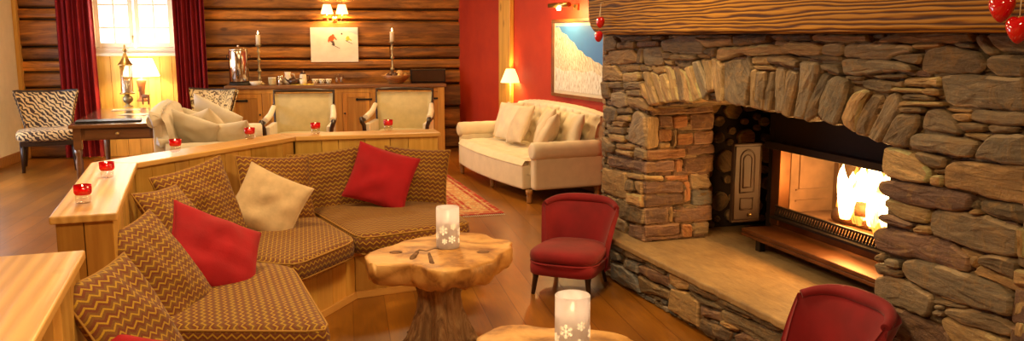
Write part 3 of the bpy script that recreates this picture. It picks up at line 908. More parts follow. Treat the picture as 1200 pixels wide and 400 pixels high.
# recess: rounded river stones at left and back, dark inside
rc = MB()
QB = 1.25
rc.box(-.33, -.26, .46, QB+.1, 0, MZ+.3); rc.box(-.33, S1+.3, QB, QB+.1, 0, MZ+.3)
rc.box(-.3, S1+.2, .47, QB, MZ-.05, MZ+.05)
rc.build('recess_core', M['soot'], fp, M=FL)
rr = MB()
def pebbles(mapf, a0, a1, z0, z1, n, r0=.05, r1=.10):
    got = []
    for _ in range(n*40):
        r = rs.uniform(r0, r1); a = rs.uniform(a0+r, a1-r); z = rs.uniform(z0+r, z1-r)
        if all((a-x)**2+(z-y)**2 > ((r+q)*.93)**2 for x, y, q in got):
            got.append((a, z, r))
            m_ = rs.randint(6, 8); ph = rs.uniform(0, 6)
            pts = [(a+r*(.95+rs.uniform(-.1,.1))*math.cos(ph+2*math.pi*k/m_), z+r*(.9+rs.uniform(-.12,.1))*math.sin(ph+2*math.pi*k/m_)) for k in range(m_)]
            stone(rr, pts, .035, CLS[rs.choice('gtwgt')], rnd=rs, mapf=mapf, back=-.02)
        if len(got) >= n: break
pebbles(lambda a, z, h: Vector((a, QB-h, z)), -.25, .9, .3, 1.5, 90, .035, .10)
pebbles(lambda a, z, h: Vector((-.26+h, a, z)), .5, 1.2, .3, 1.55, 110, .026, .10)
rr.build('recess_stones', M['stone'], fp, M=FL)

# hearth: stone front + slab
HA = G(716,277,.3); HB = G(940,386,.3); hd_ = (HB-HA).normalized(); hd_.z = 0; hd_.normalize()
hn = Vector((-hd_.y, hd_.x, 0));
if hn.x < 0: hn = -hn
def locF(p): q = p-P0; return (q.dot(fd), q.dot(fn))
HS = HA-hd_*.28; HE = HA+hd_*2.42
hearth = MB()
pl = [locF(HS), locF(HE), (S1+.05,.03), (S1+.05,1.2), (-.3,1.2), (-.3,.5), (-.001,.5), (-.001,.0), (locF(HS)[0], locF(HS)[1]+.35)]
# slab front edge broken irregularly
edge = []
nE = 46
for i in range(nE+1):
    p = HS.lerp(HE, i/nE); o_ = noise.noise(Vector((i*.9,0,0)))*.012+.004; p = p-hn*(o_+.02)
    edge.append(locF(p))
sl = MB(); sl.prism(edge+[(S1+.05,.02),(S1+.05,1.24),(-.25,1.24),(-.25,.45),(.0,.45),(.0,.012),(SL-.02,.012)], .262, .3)
sl.build('hearth_slab', M['slab'], fp, M=FL, bevel=.008)
hc = MB(); hp = [locF(HS+hn*.03), locF(HE+hn*.03), (S1+.05,.05), (S1+.05,1.2), (-.25,1.2), (-.25,.3), (SL+.01,.05)]
hc.prism(hp, 0, .262); hc.build('hearth_core', M['mortar'], fp, M=FL)
HFM = Matrix(((hd_.x, hn.x, 0, HA.x-P0.x), (hd_.y, hn.y, 0, HA.y-P0.y), (0,0,1,0), (0,0,0,1)))
def toH(px, py):
    p = PL(px, py, Vector((HA.x, HA.y, 0)), hn)-Vector((HA.x, HA.y, 0)); return (p.dot(hd_), p.z)
hs = MB(); 
for c, pts in parse(HEARTH):
    p = [toH(x, y) for x, y in pts]; p = [(a, min(max(z, .002), .262)) for a, z in p]
    stone(hs, p, .006+rs.uniform(-.006,.008), CLS[c], rnd=rs, mapf=face_map)
hend = toH(925,392)[0]
rubble(hs, -.28, hend, .0, .262, face_map, -.016, None, .03,.06, 'bgbg'); rubble(hs, hend, 2.40, 0, .262, face_map, .0, None, .04, .09, 'gdg')
hs.build('hearth_stones', M['stone'], fp, M=HFM)
# mantel beam (rough hewn, rounded left end)
mb = MB(); q0 = -.13; zt = 2.02; sL = toF(688, 20, q0)[0]; sR = SR+.15
out = [(sL+.02, MZ+.10), (sL+.05, MZ+.05), (sL+.10, MZ+.022), (sL+.17, MZ+.004)]
xs = [sL+.17+(sR-sL-.17)*i/40 for i in range(1, 41)]
bot = out+[(x, MZ+noise.noise(Vector((x*1.3,0,4)))*.006) for x in xs]
poly = [(sL, MZ+.2), ]+bot+[(sR, zt), (sL+.01, zt)]
vs = []; n = len(poly); rows_y = [q0+.02, q0, q0, q0+.02, .42]
rings = [(.02, .0), (.0, .03), (.0, .03), (.02, .0)]
vs = [(x, q0, z) for x, z in poly]+[(x, .45, z) for x, z in poly]
mb.add(vs, [list(range(n)), [n+k for k in range(n)][::-1]]+[(i, n+i, n+(i+1)%n, (i+1)%n) for i in range(n)])
mb.build('mantel_beam', M['mantel'], fp, M=FL, bevel=.022, seg=3)
cb = MB(); cb.box(SL+.1, SR, .05, 1.8, zt, CH); cb.build('chimney_breast', M['creamwall'], fp, M=FL)

# ================================================================ INSERT
ins = thing('fireplace_insert', 'open-fronted iron fireplace insert with its cast door swung open inside the stone arch', 'fireplace insert', tuple(F(0,0,.3)), 0)
IL = FL
def ib(): return MB()
zq = -.3      # local z offset (insert root stands on the hearth)
QF = .80
s0, s1 = .30, 1.62; zb, ztp = .52, .90
sh = ib()
sh.box(s0-.09, s0, QF-.02, QF+.06, .42+zq, ztp+.05+zq); sh.box(s1, s1+.1, QF-.02, QF+.42, .42+zq, ztp+.05+zq)
sh.box(s0-.09, s1+.1, QF-.03, QF+.42, ztp+zq, ztp+.04+zq); sh.box(s0-.09, s1+.1, QF-.02, QF+.42, .30+zq, .40+zq)
sh.box(s0-.09, s0-.05, QF+.06, QF+.42, .3+zq, ztp+zq)
sh.box(s0-.09, s1+.1, QF-.01, QF+.03, .40+zq, zb-.02+zq)
sh.build('firebox_frame', M['rust'], ins, M=IL, bevel=.006)
inn = ib(); inn.box(s0-.05, s0-.0, QF+.061, QF+.40, zb-.02+zq, ztp-.005+zq); inn.box(s0, s1, QF+.38, QF+.42, zb-.02+zq, ztp-.005+zq); inn.box(s0, s1-.005, QF+.035, QF+.38, zb-.06+zq, zb-.02+zq)
inn.box(s0+.001, s0+.012, QF+.10, QF+.34, zb+.12+zq, zb+.128+zq); inn.box(s0+.001, s0+.012, QF+.10, QF+.34, zb+.05+zq, zb+.058+zq); inn.box(s0+.001,s0+.01,QF+.12,QF+.128,zb+.13+zq,ztp-.03+zq)
for i in range(5): inn.box(s0+.05+i*.26, s0+.055+i*.26, QF+.372, QF+.38, zb+zq, ztp-.02+zq)
inn.build('firebox_lining', M['firebrick'], ins, M=IL)
hood = ib(); hood.box(s0-.10, s1+.12, QF-.0, QF+.06, ztp+.04+zq, 1.63+zq); hood.box(s0-.16, s0-.10, QF-.0, QF+.42, .30+zq, 1.63+zq); hood.box(s0-.12, s1+.1, QF-.06, QF, ztp+.005+zq, ztp+.05+zq); hood.build('hood_plate', M['soot'], ins, M=IL, bevel=.004)
led = ib(); led.box(s0-.02, s1+.1, .535, QF-.02, .395+zq, .42+zq); led.box(s0-.02, s1+.1, .535, .555, .372+zq, .395+zq); led.build('ash_ledge', M['rust'], ins, M=IL, bevel=.005)
for ss in (s0+.10, s1-.1):
    lg = ib(); lg.box(ss, ss+.045, .56, .60, .0, .372+zq); lg.build('leg', M['black'], ins, M=IL, bevel=.004)
bar = ib()
bar.box(s0, s1, QF-.045, QF-.03, zb-.035+zq, zb-.022+zq); bar.box(s0, s1, QF-.045, QF-.03, zb+.022+zq, zb+.034+zq)
nn_ = 54
for i in range(nn_):
    x = s0+.01+(s1-s0-.02)*i/(nn_-1); bar.box(x-.0045, x+.0045, QF-.043, QF-.033, zb-.025+zq, zb+.024+zq, M=T(x,0,zb+zq)@RY(R(22))@T(-x,0,-zb-zq))
bar.box(s0, s1, QF-.08, QF-.045, zb-.045+zq, zb-.030+zq)
bar.build('slotted_grate', M['black'], ins, M=IL)
# open door: slab facing the opening, arch moulding, lower panel, knob
dr = ib(); ds = .135
dr.box(ds, ds+.035, .53, .735, .425+zq, .935+zq)
door = dr.build('stove_door', M['rust2'], ins, M=IL, bevel=.008)
md = MB()
def ring(cq, cz, hw, hh, archd, w=.010):
    pts = []
    pts += [(cq-hw, cz-hh), (cq+hw, cz-hh), (cq+hw, cz+hh-(hw if archd else 0))]
    if archd: pts += [(cq+hw*math.cos(a), cz+hh-hw+hw*math.sin(a)) for a in [math.pi*k/10 for k in range(1, 10)]]
    pts += [(cq-hw, cz+hh-(hw if archd else 0))]
    P = [Vector((ds+.036, q, z+zq)) for q, z in pts]; P.append(P[0]); md.tube(P, w*.6, 8)
ring(.632, .755, .052, .135, True); ring(.632, .755, .030, .105, True); ring(.632, .545, .045, .035, False); 
ring(.632, .68, .092, .235, False, .008)
md.build('door_moulding', M['rust2'], door)
kb = MB(); kb.sq((ds+.045,.655,.475+zq), (.012,.012,.012), 1); kb.build('knob', M['brass'], door)
# logs
for (a, qq, z, L, r, an, lab) in ((.82,QF+.20,zb+.045,.42,.045,.15,'charred split log lying lengthwise low in the firebox'),(1.10,QF+.14,zb+.05,.36,.05,-.35,'charred log at the front right of the burning pile'),(.98,QF+.22,zb+.125,.34,.042,.6,'charred log lying across the top of the burning pile')):
    lg = MB(); pts = [Vector((x, noise.noise(Vector((x*5, z*9, 1)))*.01, noise.noise(Vector((x*5,3,z)))*.008)) for x in [(-L/2+L*k/8) for k in range(9)]]
    lg.tube(pts, [r*(1+noise.noise(Vector((k*.9,z*30,0)))*.25) for k in range(9)], 12)
    o = lg.build('firewood_log', M['firebrick'] if False else M['nut'], loc=tuple(F(a, qq, z-.02+.0)), rotz=math.atan2(fd.y, fd.x)+an); tag(o, lab, 'log', 'firewood burning in the insert')
# flames
k = N('fire_core'); e = k.new('ShaderNodeEmission'); vz = k.sep(k.coord('Generated'))[2]
nz_ = k.noise(k.coord('Object', (9,9,3)), 2, 4)[0]
k.l.new(k.ramp(k.math('ADD', vz, k.math('MULTIPLY', k.math('SUBTRACT', nz_, .5), .6)), [(.0,(1,.30,.04)),(.3,(1,.62,.20)),(.8,(1,.72,.32)),(1,(1,.5,.1))]), e.inputs[0]); e.inputs[1].default_value = 30
k.l.new(e.outputs[0], k.out.inputs[0]); M['fire1'] = k.m
k = N('fire_outer'); e = k.new('ShaderNodeEmission'); e.inputs[0].default_value = (1,.33,.04,1); e.inputs[1].default_value = 3.5
tr = k.new('ShaderNodeBsdfTransparent'); mx = k.new('ShaderNodeMixShader'); 
fz = k.ramp(k.noise(k.coord('Object', (10,10,3)), 2.5, 4, .6, 1)[0], [(.38,(.0,.0,.0)),(.66,(.85,.85,.85))]); k.l.new(fz, mx.inputs[0]); k.l.new(tr.outputs[0], mx.inputs[1]); k.l.new(e.outputs[0], mx.inputs[2]); k.l.new(mx.outputs[0], k.out.inputs[0]); M['fire2'] = k.m
fire = thing('fire', 'bright yellow-white fire blazing on the logs in the iron insert', 'fire', tuple(F(.95, QF+.18, zb)), math.atan2(fd.y, fd.x))
rf = random.Random(3)
def tongue(mb, x, y, h, r, lean, z0=.03):
    pts = []; rad = []
    for k_ in range(11):
        t = k_/10; pts.append(Vector((x+lean*t*t+.025*math.sin(t*5+x*30)*t, y+.02*math.sin(t*4+x*20)*t, z0+h*t))); rad.append(max(.002, r*(math.sin(math.pi*min(1,(t*.85+.15)))**.8)*(1-t*.35)))
    mb.tube(pts, rad, 12)
mc = MB()
for i in range(22):
    x = rf.uniform(-.24,.40); tongue(mc, x, rf.uniform(-.06,.08), rf.uniform(.30,.37)*(1-.22*abs(x-.08)/.5), rf.uniform(.045,.075), rf.uniform(-.04,.04))
mc.build('flame_core', M['fire1'], fire)
mo = MB()
for i in range(26):
    x = rf.uniform(-.36,.48); tongue(mo, x, rf.uniform(-.10,.08), rf.uniform(.15,.37), rf.uniform(.03,.06), rf.uniform(-.05,.05), .01)
mo.build('flame_tongues', M['fire2'], fire)
# ================================================================ CORNER BENCH
PT = .9; SZ = .42
I = [G(132,249,PT), G(157,191,PT), G(345,160,PT), G(513,155,PT)]
for p in I: p.z = 0
def offs(P, d):
    """mitred offset of an open polyline to its left by d"""
    out = []
    for i, p in enumerate(P):
        ds_ = []
        if i > 0: ds_.append((P[i]-P[i-1]).normalized())
        if i < len(P)-1: ds_.append((P[i+1]-P[i]).normalized())
        ns = [Vector((-q.y, q.x, 0)) for q in ds_]
        n = sum(ns, Vector((0,0,0))).normalized(); k_ = d/max(.3, n.dot(ns[0])); out.append(p+n*k_)
    return out
TH = .21
Oo = offs(I, TH)
bench = thing('corner_bench', 'built-in honey pine corner bench with boarded partition back and flat cap', 'bench', tuple(I[1]))
def seg_prism(name, poly, z0, z1, d, mat, parent, org, bevel=.004, col=None):
    a = math.atan2(d.y, d.x); Mi = RZ(-a)
    mb = MB(); o_ = sum((Vector(p) for p in poly), Vector((0,0,0)))/len(poly); o_.z = 0
    loc = [Mi @ (Vector(p)-o_) for p in poly]
    mb.prism([(p.x, p.y) for p in loc], z0, z1, col=col)
    return mb.build(name, mat, parent, loc=tuple(o_-org), rotz=a, bevel=bevel)
def boards(name, a, b, z0, z1, th, parent, org, seed, mat='pine', wmin=.11, wmax=.19, mer=(0,0)):
    """vertical boards standing along a->b, front face on the line, thickness to the left"""
    rnd = random.Random(seed); d = (b-a); L = d.length; d.normalize(); ang = math.atan2(d.y, d.x); mb = MB(); x = mer[0]
    while x < L-mer[1]-.01:
        x2 = min(L-mer[1], x+rnd.uniform(wmin, wmax))
        if L-mer[1]-x2 < .05: x2 = L-mer[1]
        c = rnd.uniform(.8, 1.15); mb.box(x+.0015, x2-.0015, 0, th+rnd.uniform(-.001,.0), z0, z1, col=(c, c*rnd.uniform(.95,1.03), c*rnd.uniform(.85,1.05))); x = x2
    return mb.build(name, M[mat], parent, loc=tuple(a-org), rotz=ang, bevel=.003)
org = bench.location.copy()
capI = offs(I, -.018); capO = offs(Oo, .018)
capI[0] = capI[0]-(I[1]-I[0]).normalized()*.02; capO[0] = capO[0]-(I[1]-I[0]).normalized()*.02
capI[-1] = capI[-1]+(I[3]-I[2]).normalized()*.02; capO[-1] = capO[-1]+(I[3]-I[2]).normalized()*.02
for i in range(3):
    d = (I[i+1]-I[i]).normalized()
    g0 = d*.0015
    seg_prism('partition_cap', [capI[i]+g0, capI[i+1]-g0, capO[i+1]-g0, capO[i]+g0], PT-.032, PT, d, M['pine_cap'], bench, org, .006)
    boards('partition_boards', I[i], I[i+1], 0, PT-.032, .022, bench, org, 20+i, 'pine', mer=(.0, .0 if i == 2 else .012))
    oa, ob = Oo[i], Oo[i+1]; a2 = oa-Vector((-d.y, d.x, 0))*.022; b2 = ob-Vector((-d.y, d.x, 0))*.022
    boards('outer_boards', a2, b2, 0, PT-.032, .022, bench, org, 30+i, 'pine')
for k_, (i, sgn) in enumerate(((0,1),(3,-1))):
    d = (I[1]-I[0]).normalized() if i == 0 else (I[3]-I[2]).normalized()
    nl = Vector((-d.y, d.x, 0))
    if i == 0: boards('end_boards', Oo[0]-nl*.0+d*.0, I[0]+nl*.0, 0, PT-.032, .02, bench, org, 41, 'pine_dark', .09, .12)
    else: boards('end_boards', I[3]-d*.001, Oo[3]-d*.001, 0, PT-.032, .02, bench, org, 42, 'pine', .09, .14)
# seats: footprint corners
def g2(px, py, z): p = G(px, py, z); p.z = 0; return p
fA = g2(383,374,SZ); fB = g2(345,309,SZ); fC = g2(420,279,SZ); fD = g2(553,262,SZ)
dA = (I[0]-I[1]).normalized()
bI = [p.copy() for p in offs(I, -.012)]
# plinth under the cushions
pin = [g2(382,371,0), g2(417,350,0), g2(490,340,0)]
dd = (pin[2]-pin[1]).normalized(); pinE = pin[2]+dd*.42
d0 = (pin[0]-pin[1]).normalized(); pinS = pin[0]+d0*.10
pS2 = fA+(fA-fB).normalized()*.0+Vector((-.10,0,0))
pl_poly = [pS2, pin[0]+Vector((-.03,0,0)), pin[1], pin[2], pinE]
def frontboards(a, b, seed):
    boards('plinth_boards', a, b, .0, .26, .02, bench, org, seed, 'pine', .13, .2)
    d = (b-a).normalized(); n = Vector((d.y, -d.x, 0))
    seg_prism('skirting', [a+n*.014, b+n*.014, b-n*.001, a-n*.001], 0, .045, d, M['pine_cap'], bench, org, .003)
# plinth front runs: from near left seat to the corner, corner to right end
PF = [Vector((fA.x-.10, fA.y-.18, 0)), Vector((fB.x-.06, fB.y+.02, 0)), pin[1]+Vector((-.02,0.0,0)), pinE]
PF[2] = pin[1]
for i in range(3): frontboards(PF[i], PF[i+1], 50+i)
e3 = I[3]-(I[3]-I[2]).normalized()*.02
frontboards(PF[3], e3, 54)
seg_prism('seat_deck', [PF[0], PF[1], PF[2], PF[3], e3, bI[2], bI[1], bI[0]], .262, .285, Vector((1,0,0)), M['pine_cap'], bench, org, 0)
Ww = offs(PF, .01)
# white piping strip seen under the cushions
seg_prism('deck_lip', [PF[1]+(PF[2]-PF[1])*.02, PF[2], PF[3], PF[3]+Vector((-.01,.02,0)), PF[2]+Vector((-.01,.03,0)), PF[1]+Vector((-.02,.02,0))], .2855, .295, Vector((1,0,0)), M['white_paint'], bench, org, 0)

def seat_cushion(poly, z0, z1, d, label, seed, crown=.02):
    """upholstered block; poly = world corners; pattern runs along d"""
    a = math.atan2(d.y, d.x); o_ = sum((Vector(p) for p in poly), Vector((0,0,0)))/len(poly); o_.z = 0
    loc = [RZ(-a) @ (Vector(p)-o_) for p in poly]; n = len(loc)
    A = sum(loc[i].x*loc[(i+1)%n].y-loc[(i+1)%n].x*loc[i].y for i in range(n))
    if A < 0: loc = loc[::-1]
    # rounded outline
    out = []; rr_ = .10
    for i in range(n):
        p, q, r = loc[i-1], loc[i], loc[(i+1)%n]; u1 = (p-q).normalized(); u2 = (r-q).normalized()
        for k_ in range(5):
            t = k_/4; aa = q+u1*rr_*(1-t)**2+u2*rr_*t**2; out.append(aa)
    dense = []
    for i in range(len(out)):
        p, q = out[i], out[(i+1)%len(out)]; m_ = max(1, int((q-p).length/.05))
        dense += [p.lerp(q, k_/m_) for k_ in range(m_)]
    m_ = len(dense); nrm = []
    for i in range(m_):
        t = dense[(i+1)%m_]-dense[i-1]; nrm.append(Vector((-t.y, t.x, 0)).normalized())
    H = z1-z0
    rings = [(.025, z0), (.008, z0+.012), (0, z0+.02), (-.008, z0+H*.5), (0, z1-.026), (.008, z1-.016), (.018, z1-.006), (.034, z1)]
    vs = []; uv = []; cum = [0]
    for i in range(m_): cum.append(cum[-1]+(dense[(i+1)%m_]-dense[i]).length)
    mb = MB()
    for r_, (ins_, z) in enumerate(rings):
        for i in range(m_): q = dense[i]+nrm[i]*ins_; vs.append(Vector((q.x, q.y, z)))
    fs = []; us = []
    for r_ in range(len(rings)-1):
        for i in range(m_):
            j = (i+1) % m_; f = (r_*m_+i, r_*m_+j, (r_+1)*m_+j, (r_+1)*m_+i); fs.append(f)
            if r_ < 4: us.append([(cum[i], vs[f[0]].z), (cum[i+1], vs[f[1]].z), (cum[i+1], vs[f[2]].z), (cum[i], vs[f[3]].z)])
            else: us.append([(vs[k_].x, vs[k_].y) for k_ in f])
    base = (len(rings)-1)*m_; cen = sum((vs[base+i] for i in range(m_)), Vector((0,0,0)))/m_
    prev = base
    for lv, hz in ((.12, crown*.35), (.28, crown*.7), (.5, crown*.92), (.75, crown)):
        st_ = len(vs)
        for i in range(m_):
            q = vs[base+i].lerp(cen, lv); q.z = z1+hz+noise.noise(Vector((q.x*3+seed, q.y*3, 0)))*.006; vs.append(q)
        for i in range(m_):
            j = (i+1) % m_; f = (prev+i, prev+j, st_+j, st_+i); fs.append(f); us.append([(vs[k_].x, vs[k_].y) for k_ in f])
        prev = st_
    vs.append(Vector((cen.x, cen.y, z1+crown))); ci = len(vs)-1
    for i in range(m_):
        f = (prev+i, prev+(i+1)%m_, ci); fs.append(f); us.append([(vs[k_].x, vs[k_].y) for k_ in f])
    fs.append([i for i in range(m_)][::-1]); us.append([(vs[i].x, vs[i].y) for i in range(m_)][::-1])
    mb.add(vs, fs, None, None, us, sm=True)
    o = mb.build('bench_cushion', M['zig'], loc=tuple(o_), rotz=a)
    # piping
    pp = MB()
    for (ins_, z) in ((.002, z1-.018), (.002, z0+.014)):
        P = [dense[i]+nrm[i]*ins_+Vector((0,0,z)) for i in range(0, m_, 2)]; P.append(P[0]); pp.tube(P, .0055, 6)
    pp.build('piping', M['zigpipe'], o)
    return tag(o, label, 'seat cushion')
M['zigpipe'] = plain('mustard_piping', (.40,.20,.035), .8, bump=.2)
z0c = .296
near = fA+(fA-fB).normalized()*.12
nb = bI[0]+dA*(-.02)
g_ = .008
seat_cushion([near, fB+Vector((-.005,-.01,0)), bI[1].lerp(fB,.02)+Vector((.0,-.02,0)), bI[0]+(I[1]-I[0]).normalized()*-.0], z0c, SZ, dA, 'brown zigzag bench cushion nearest the camera, under the left red pillow', 1)
c2 = [fB+Vector((.0,.012,0)), fC+Vector((-.01,.0,0)), bI[2]+Vector((.01,-.03,0)), bI[1]+Vector((.02,.03,0))]
seat_cushion(c2, z0c, SZ, (I[2]-I[1]).normalized(), 'brown zigzag bench cushion in the middle of the corner, under the beige pillow', 2)
c3 = [fC+Vector((.012,.0,0)), fD, e3+Vector((-.02,-.03,0)), bI[2]+Vector((.03,-.03,0))]
seat_cushion(c3, z0c, SZ+.012, (I[3]-I[2]).normalized(), 'brown zigzag bench cushion at the right end, behind the burl table', 3)

# nearer box partition at lower left
B0 = g2(92,295,PT); B1 = g2(30,400,PT); dB = (B1-B0).normalized(); B1 = B0+dB*2.1
nB = Vector((dB.y, -dB.x, 0));
if nB.x > 0: nB = -nB
wB = .55
near_box = thing('bench_partition', 'honey pine box partition with a wide flat top in the lower left corner', 'partition', tuple(B0))
orgB = near_box.location.copy()
q = .018
seg_prism('partition_cap', [B0-nB*q-dB*q, B1-nB*q, B1+nB*(wB+q), B0+nB*(wB+q)-dB*q], PT-.032, PT, dB, M['pine_cap'], near_box, orgB, .006)
def bds(name, a, b, seed): boards(name, a, b, 0, PT-.032, .022, near_box, orgB, seed, 'pine')
bds('side_boards', B1, B0+dB*.023, 61); bds('end_boards', B0+nB*.0, B0+nB*wB, 62)
bds('outer_boards', B0+nB*wB+dB*.023, B1+nB*wB, 63)
# its own bench seat, running towards the camera
sB = -nB
seat_base = thing('bench_seat_base', 'low pine bench base below the lower left pillows', 'bench', tuple(B0+dB*.3+sB*.0))
so_ = seat_base.location.copy()
bp = [B0+dB*.25+sB*.03, B0+dB*.25+sB*.62, B0+dB*2.1+sB*.62, B0+dB*2.1+sB*.03]
seg_prism('seat_box', bp, 0, .285, dB, M['pine_cap'], seat_base, so_, .004)
cp = [B0+dB*.20+sB*.012, B0+dB*.20+sB*.66, B0+dB*2.1+sB*.66, B0+dB*2.1+sB*.012]
seat_cushion(cp, .286, .40, dB, 'brown zigzag bench cushion under the lower left pillows', 4)

# ================================================================ PILLOWS
def pillow_mesh(mb, w, h, t, seed=0, pinch=.07, n=22):
    rnd = random.Random(seed); ox = rnd.uniform(0, 50)
    for sgn in (1, -1):
        vs = []; fs = []; us = []; uvs_ = []
        for j in range(n+1):
            for i in range(n+1):
                a = -1+2*i/n; b = -1+2*j/n
                a_ = math.sin(a*math.pi/2); b_ = math.sin(b*math.pi/2)
                x = w/2*a_*(1-pinch*(1-b_*b_)); z = h/2*b_*(1-pinch*(1-a_*a_))
                th_ = t/2*((1-a_*a_)*(1-b_*b_))**.42
                wr = noise.noise(Vector((a_*2.2+ox, b_*2.2, sgn*3)))*.028*((1-a_*a_)*(1-b_*b_))**.5
                vs.append((x, -sgn*(th_+wr if sgn > 0 else th_+wr), z)); uvs_.append((a_*w/2+ox, b_*h/2))
        for j in range(n):
            for i in range(n):
                f = (j*(n+1)+i, j*(n+1)+i+1, (j+1)*(n+1)+i+1, (j+1)*(n+1)+i)
                if sgn < 0: f = f[::-1]
                fs.append(f); us.append([uvs_[k_] for k_ in f])
        mb.add(vs, fs, None, None, us, sm=True)
def pillow(c, w, h, t, face, lean, roll, mat, label, seed, group=None, piping=True, name='pillow', pinch=.07):
    """c centre, face = horizontal direction the front looks at, lean back (rad), roll about the front normal"""
    f = Vector((face[0], face[1], 0)).normalized(); a = math.atan2(f.y, f.x)+math.pi/2
    mb = MB(); pillow_mesh(mb, w, h, t, seed, pinch)
    o = mb.build(name, M[mat])
    o.matrix_world = T(*c)@RZ(a)@RX(-lean)@RY(roll)
    if piping:
        P = []
        n = 12
        for k_ in range(4*n):
            s_ = k_//n; q_ = -1+2*(k_ % n)/n; q_ = math.sin(q_*math.pi/2)
            a_, b_ = [(q_,-1),(1,q_),(-q_,1),(-1,-q_)][s_]
            P.append(Vector((w/2*a_*(1-pinch*(1-b_*b_)), 0, h/2*b_*(1-pinch*(1-a_*a_)))))
        P.append(P[0]); pp = MB(); pp.tube(P, .0045, 6); pp.build('piping', M['zigpipe'] if mat == 'zig' else M[mat], o)
    o['label'] = label; o['category'] = 'pillow'
    if group: o['group'] = group
    return o
nA2 = Vector((I[2].y-I[1].y, -(I[2].x-I[1].x), 0)).normalized()
nA3 = Vector((I[3].y-I[2].y, -(I[3].x-I[2].x), 0)).normalized()
pillow(CY(190,315,3.66)+Vector((-.005,.0,.0)), .42, .50, .15, (.94,-.14), R(34), R(-6), 'zig', 'large brown zigzag pillow left of the red pillow at the near partition end', 1)
pillow(CY(208,263,4.38), .42, .44, .14, (.95,-.10), R(34), R(4), 'zig', 'brown zigzag pillow mostly hidden behind the left red pillow', 2)
pillow(CY(237,243,4.80), .56, .50, .14, nA2, R(18), R(-6), 'zig', 'brown zigzag pillow between the left red pillow and the beige pillow', 3)
pillow(CY(324,222,5.42), .52, .44, .13, (.75,-.75), R(18), R(6), 'zig', 'brown zigzag pillow in the back corner, behind the beige pillow', 4)
pillow(CY(384,214,5.88), .50, .46, .14, (.22,-1), R(18), R(-6), 'zig', 'brown zigzag pillow left of the right-hand red pillow', 5)
pillow(CY(487,209,6.02), .47, .44, .14, (.12,-1), R(16), R(5), 'zig', 'brown zigzag pillow at the right end of the bench, behind the red pillow', 6)
pillow(CY(447,208,5.78), .43, .40, .15, (.1,-1), R(22), R(18), 'redcloth', 'bright red pillow tilted on its corner at the right side of the bench', 7)
pillow(CY(315,239,5.13), .41, .39, .13, (.25,-1), R(22), R(27), 'beige', 'beige suede pillow tilted in the corner of the bench', 8)
pillow(CY(252,297,4.02), .48, .42, .15, (.86,-.50), R(33), R(34), 'redcloth', 'bright red pillow on the left side of the bench, tilted forward', 9)
pillow(CY(140,388,2.74)+Vector((.04,0,.01)), .38, .46, .14, (.94,-.14), R(30), R(-4), 'zig', 'brown zigzag pillow at the bottom left against the pine box', 10)
pillow(CY(170,445,2.58), .28, .28, .12, (.7,-.7), R(34), R(24), 'redcloth', 'red pillow just showing at the bottom edge in front of the zigzag pillow', 11)

# ================================================================ TEALIGHTS
def tealight(loc, label):
    t = thing('tealight_holder', label, 'candle holder', loc, 0, 'red glass tealights on the bench cap')
    b = MB(); b.lathe([(.0,0),(.024,.0),(.031,.004),(.031,.032),(.027,.036),(0,.036)], 24); b.build('clear_base', M['clearglass'], t)
    g = MB(); g.lathe([(.0,.037),(.030,.037),(.035,.046),(.036,.078),(.0335,.078),(.032,.046),(.0,.043)], 28); g.build('red_cup', M['redglass'], t)
    w = MB(); w.lathe([(0,.044),(.019,.044),(.019,.056),(0,.056)], 18); w.build('tealight', M['waxglow'], t)
    f = MB(); f.lathe([(0,.056),(.0045,.062),(.0035,.070),(0,.080)], 10); f.build('flame', M['flame'], t)
    return t
labs = ['red glass tealight nearest the end of the pine partition, leftmost', 'red glass tealight second from the left on the pine partition', 'red glass tealight third from the left, in front of the white sofa', 'red glass tealight fourth from the left, right of the white sofa', 'red glass tealight in front of the left armchair', 'red glass tealight in front of the right armchair']
tp = [(98,238),(126,208),(206,178),(293,163),(370,156.5),(455,152.5)]
tl = tealight(tuple(G(*tp[0], PT)), labs[0])
for p, lb in zip(tp[1:], labs[1:]): dup(tl, tuple(G(*p, PT)), None, lb)

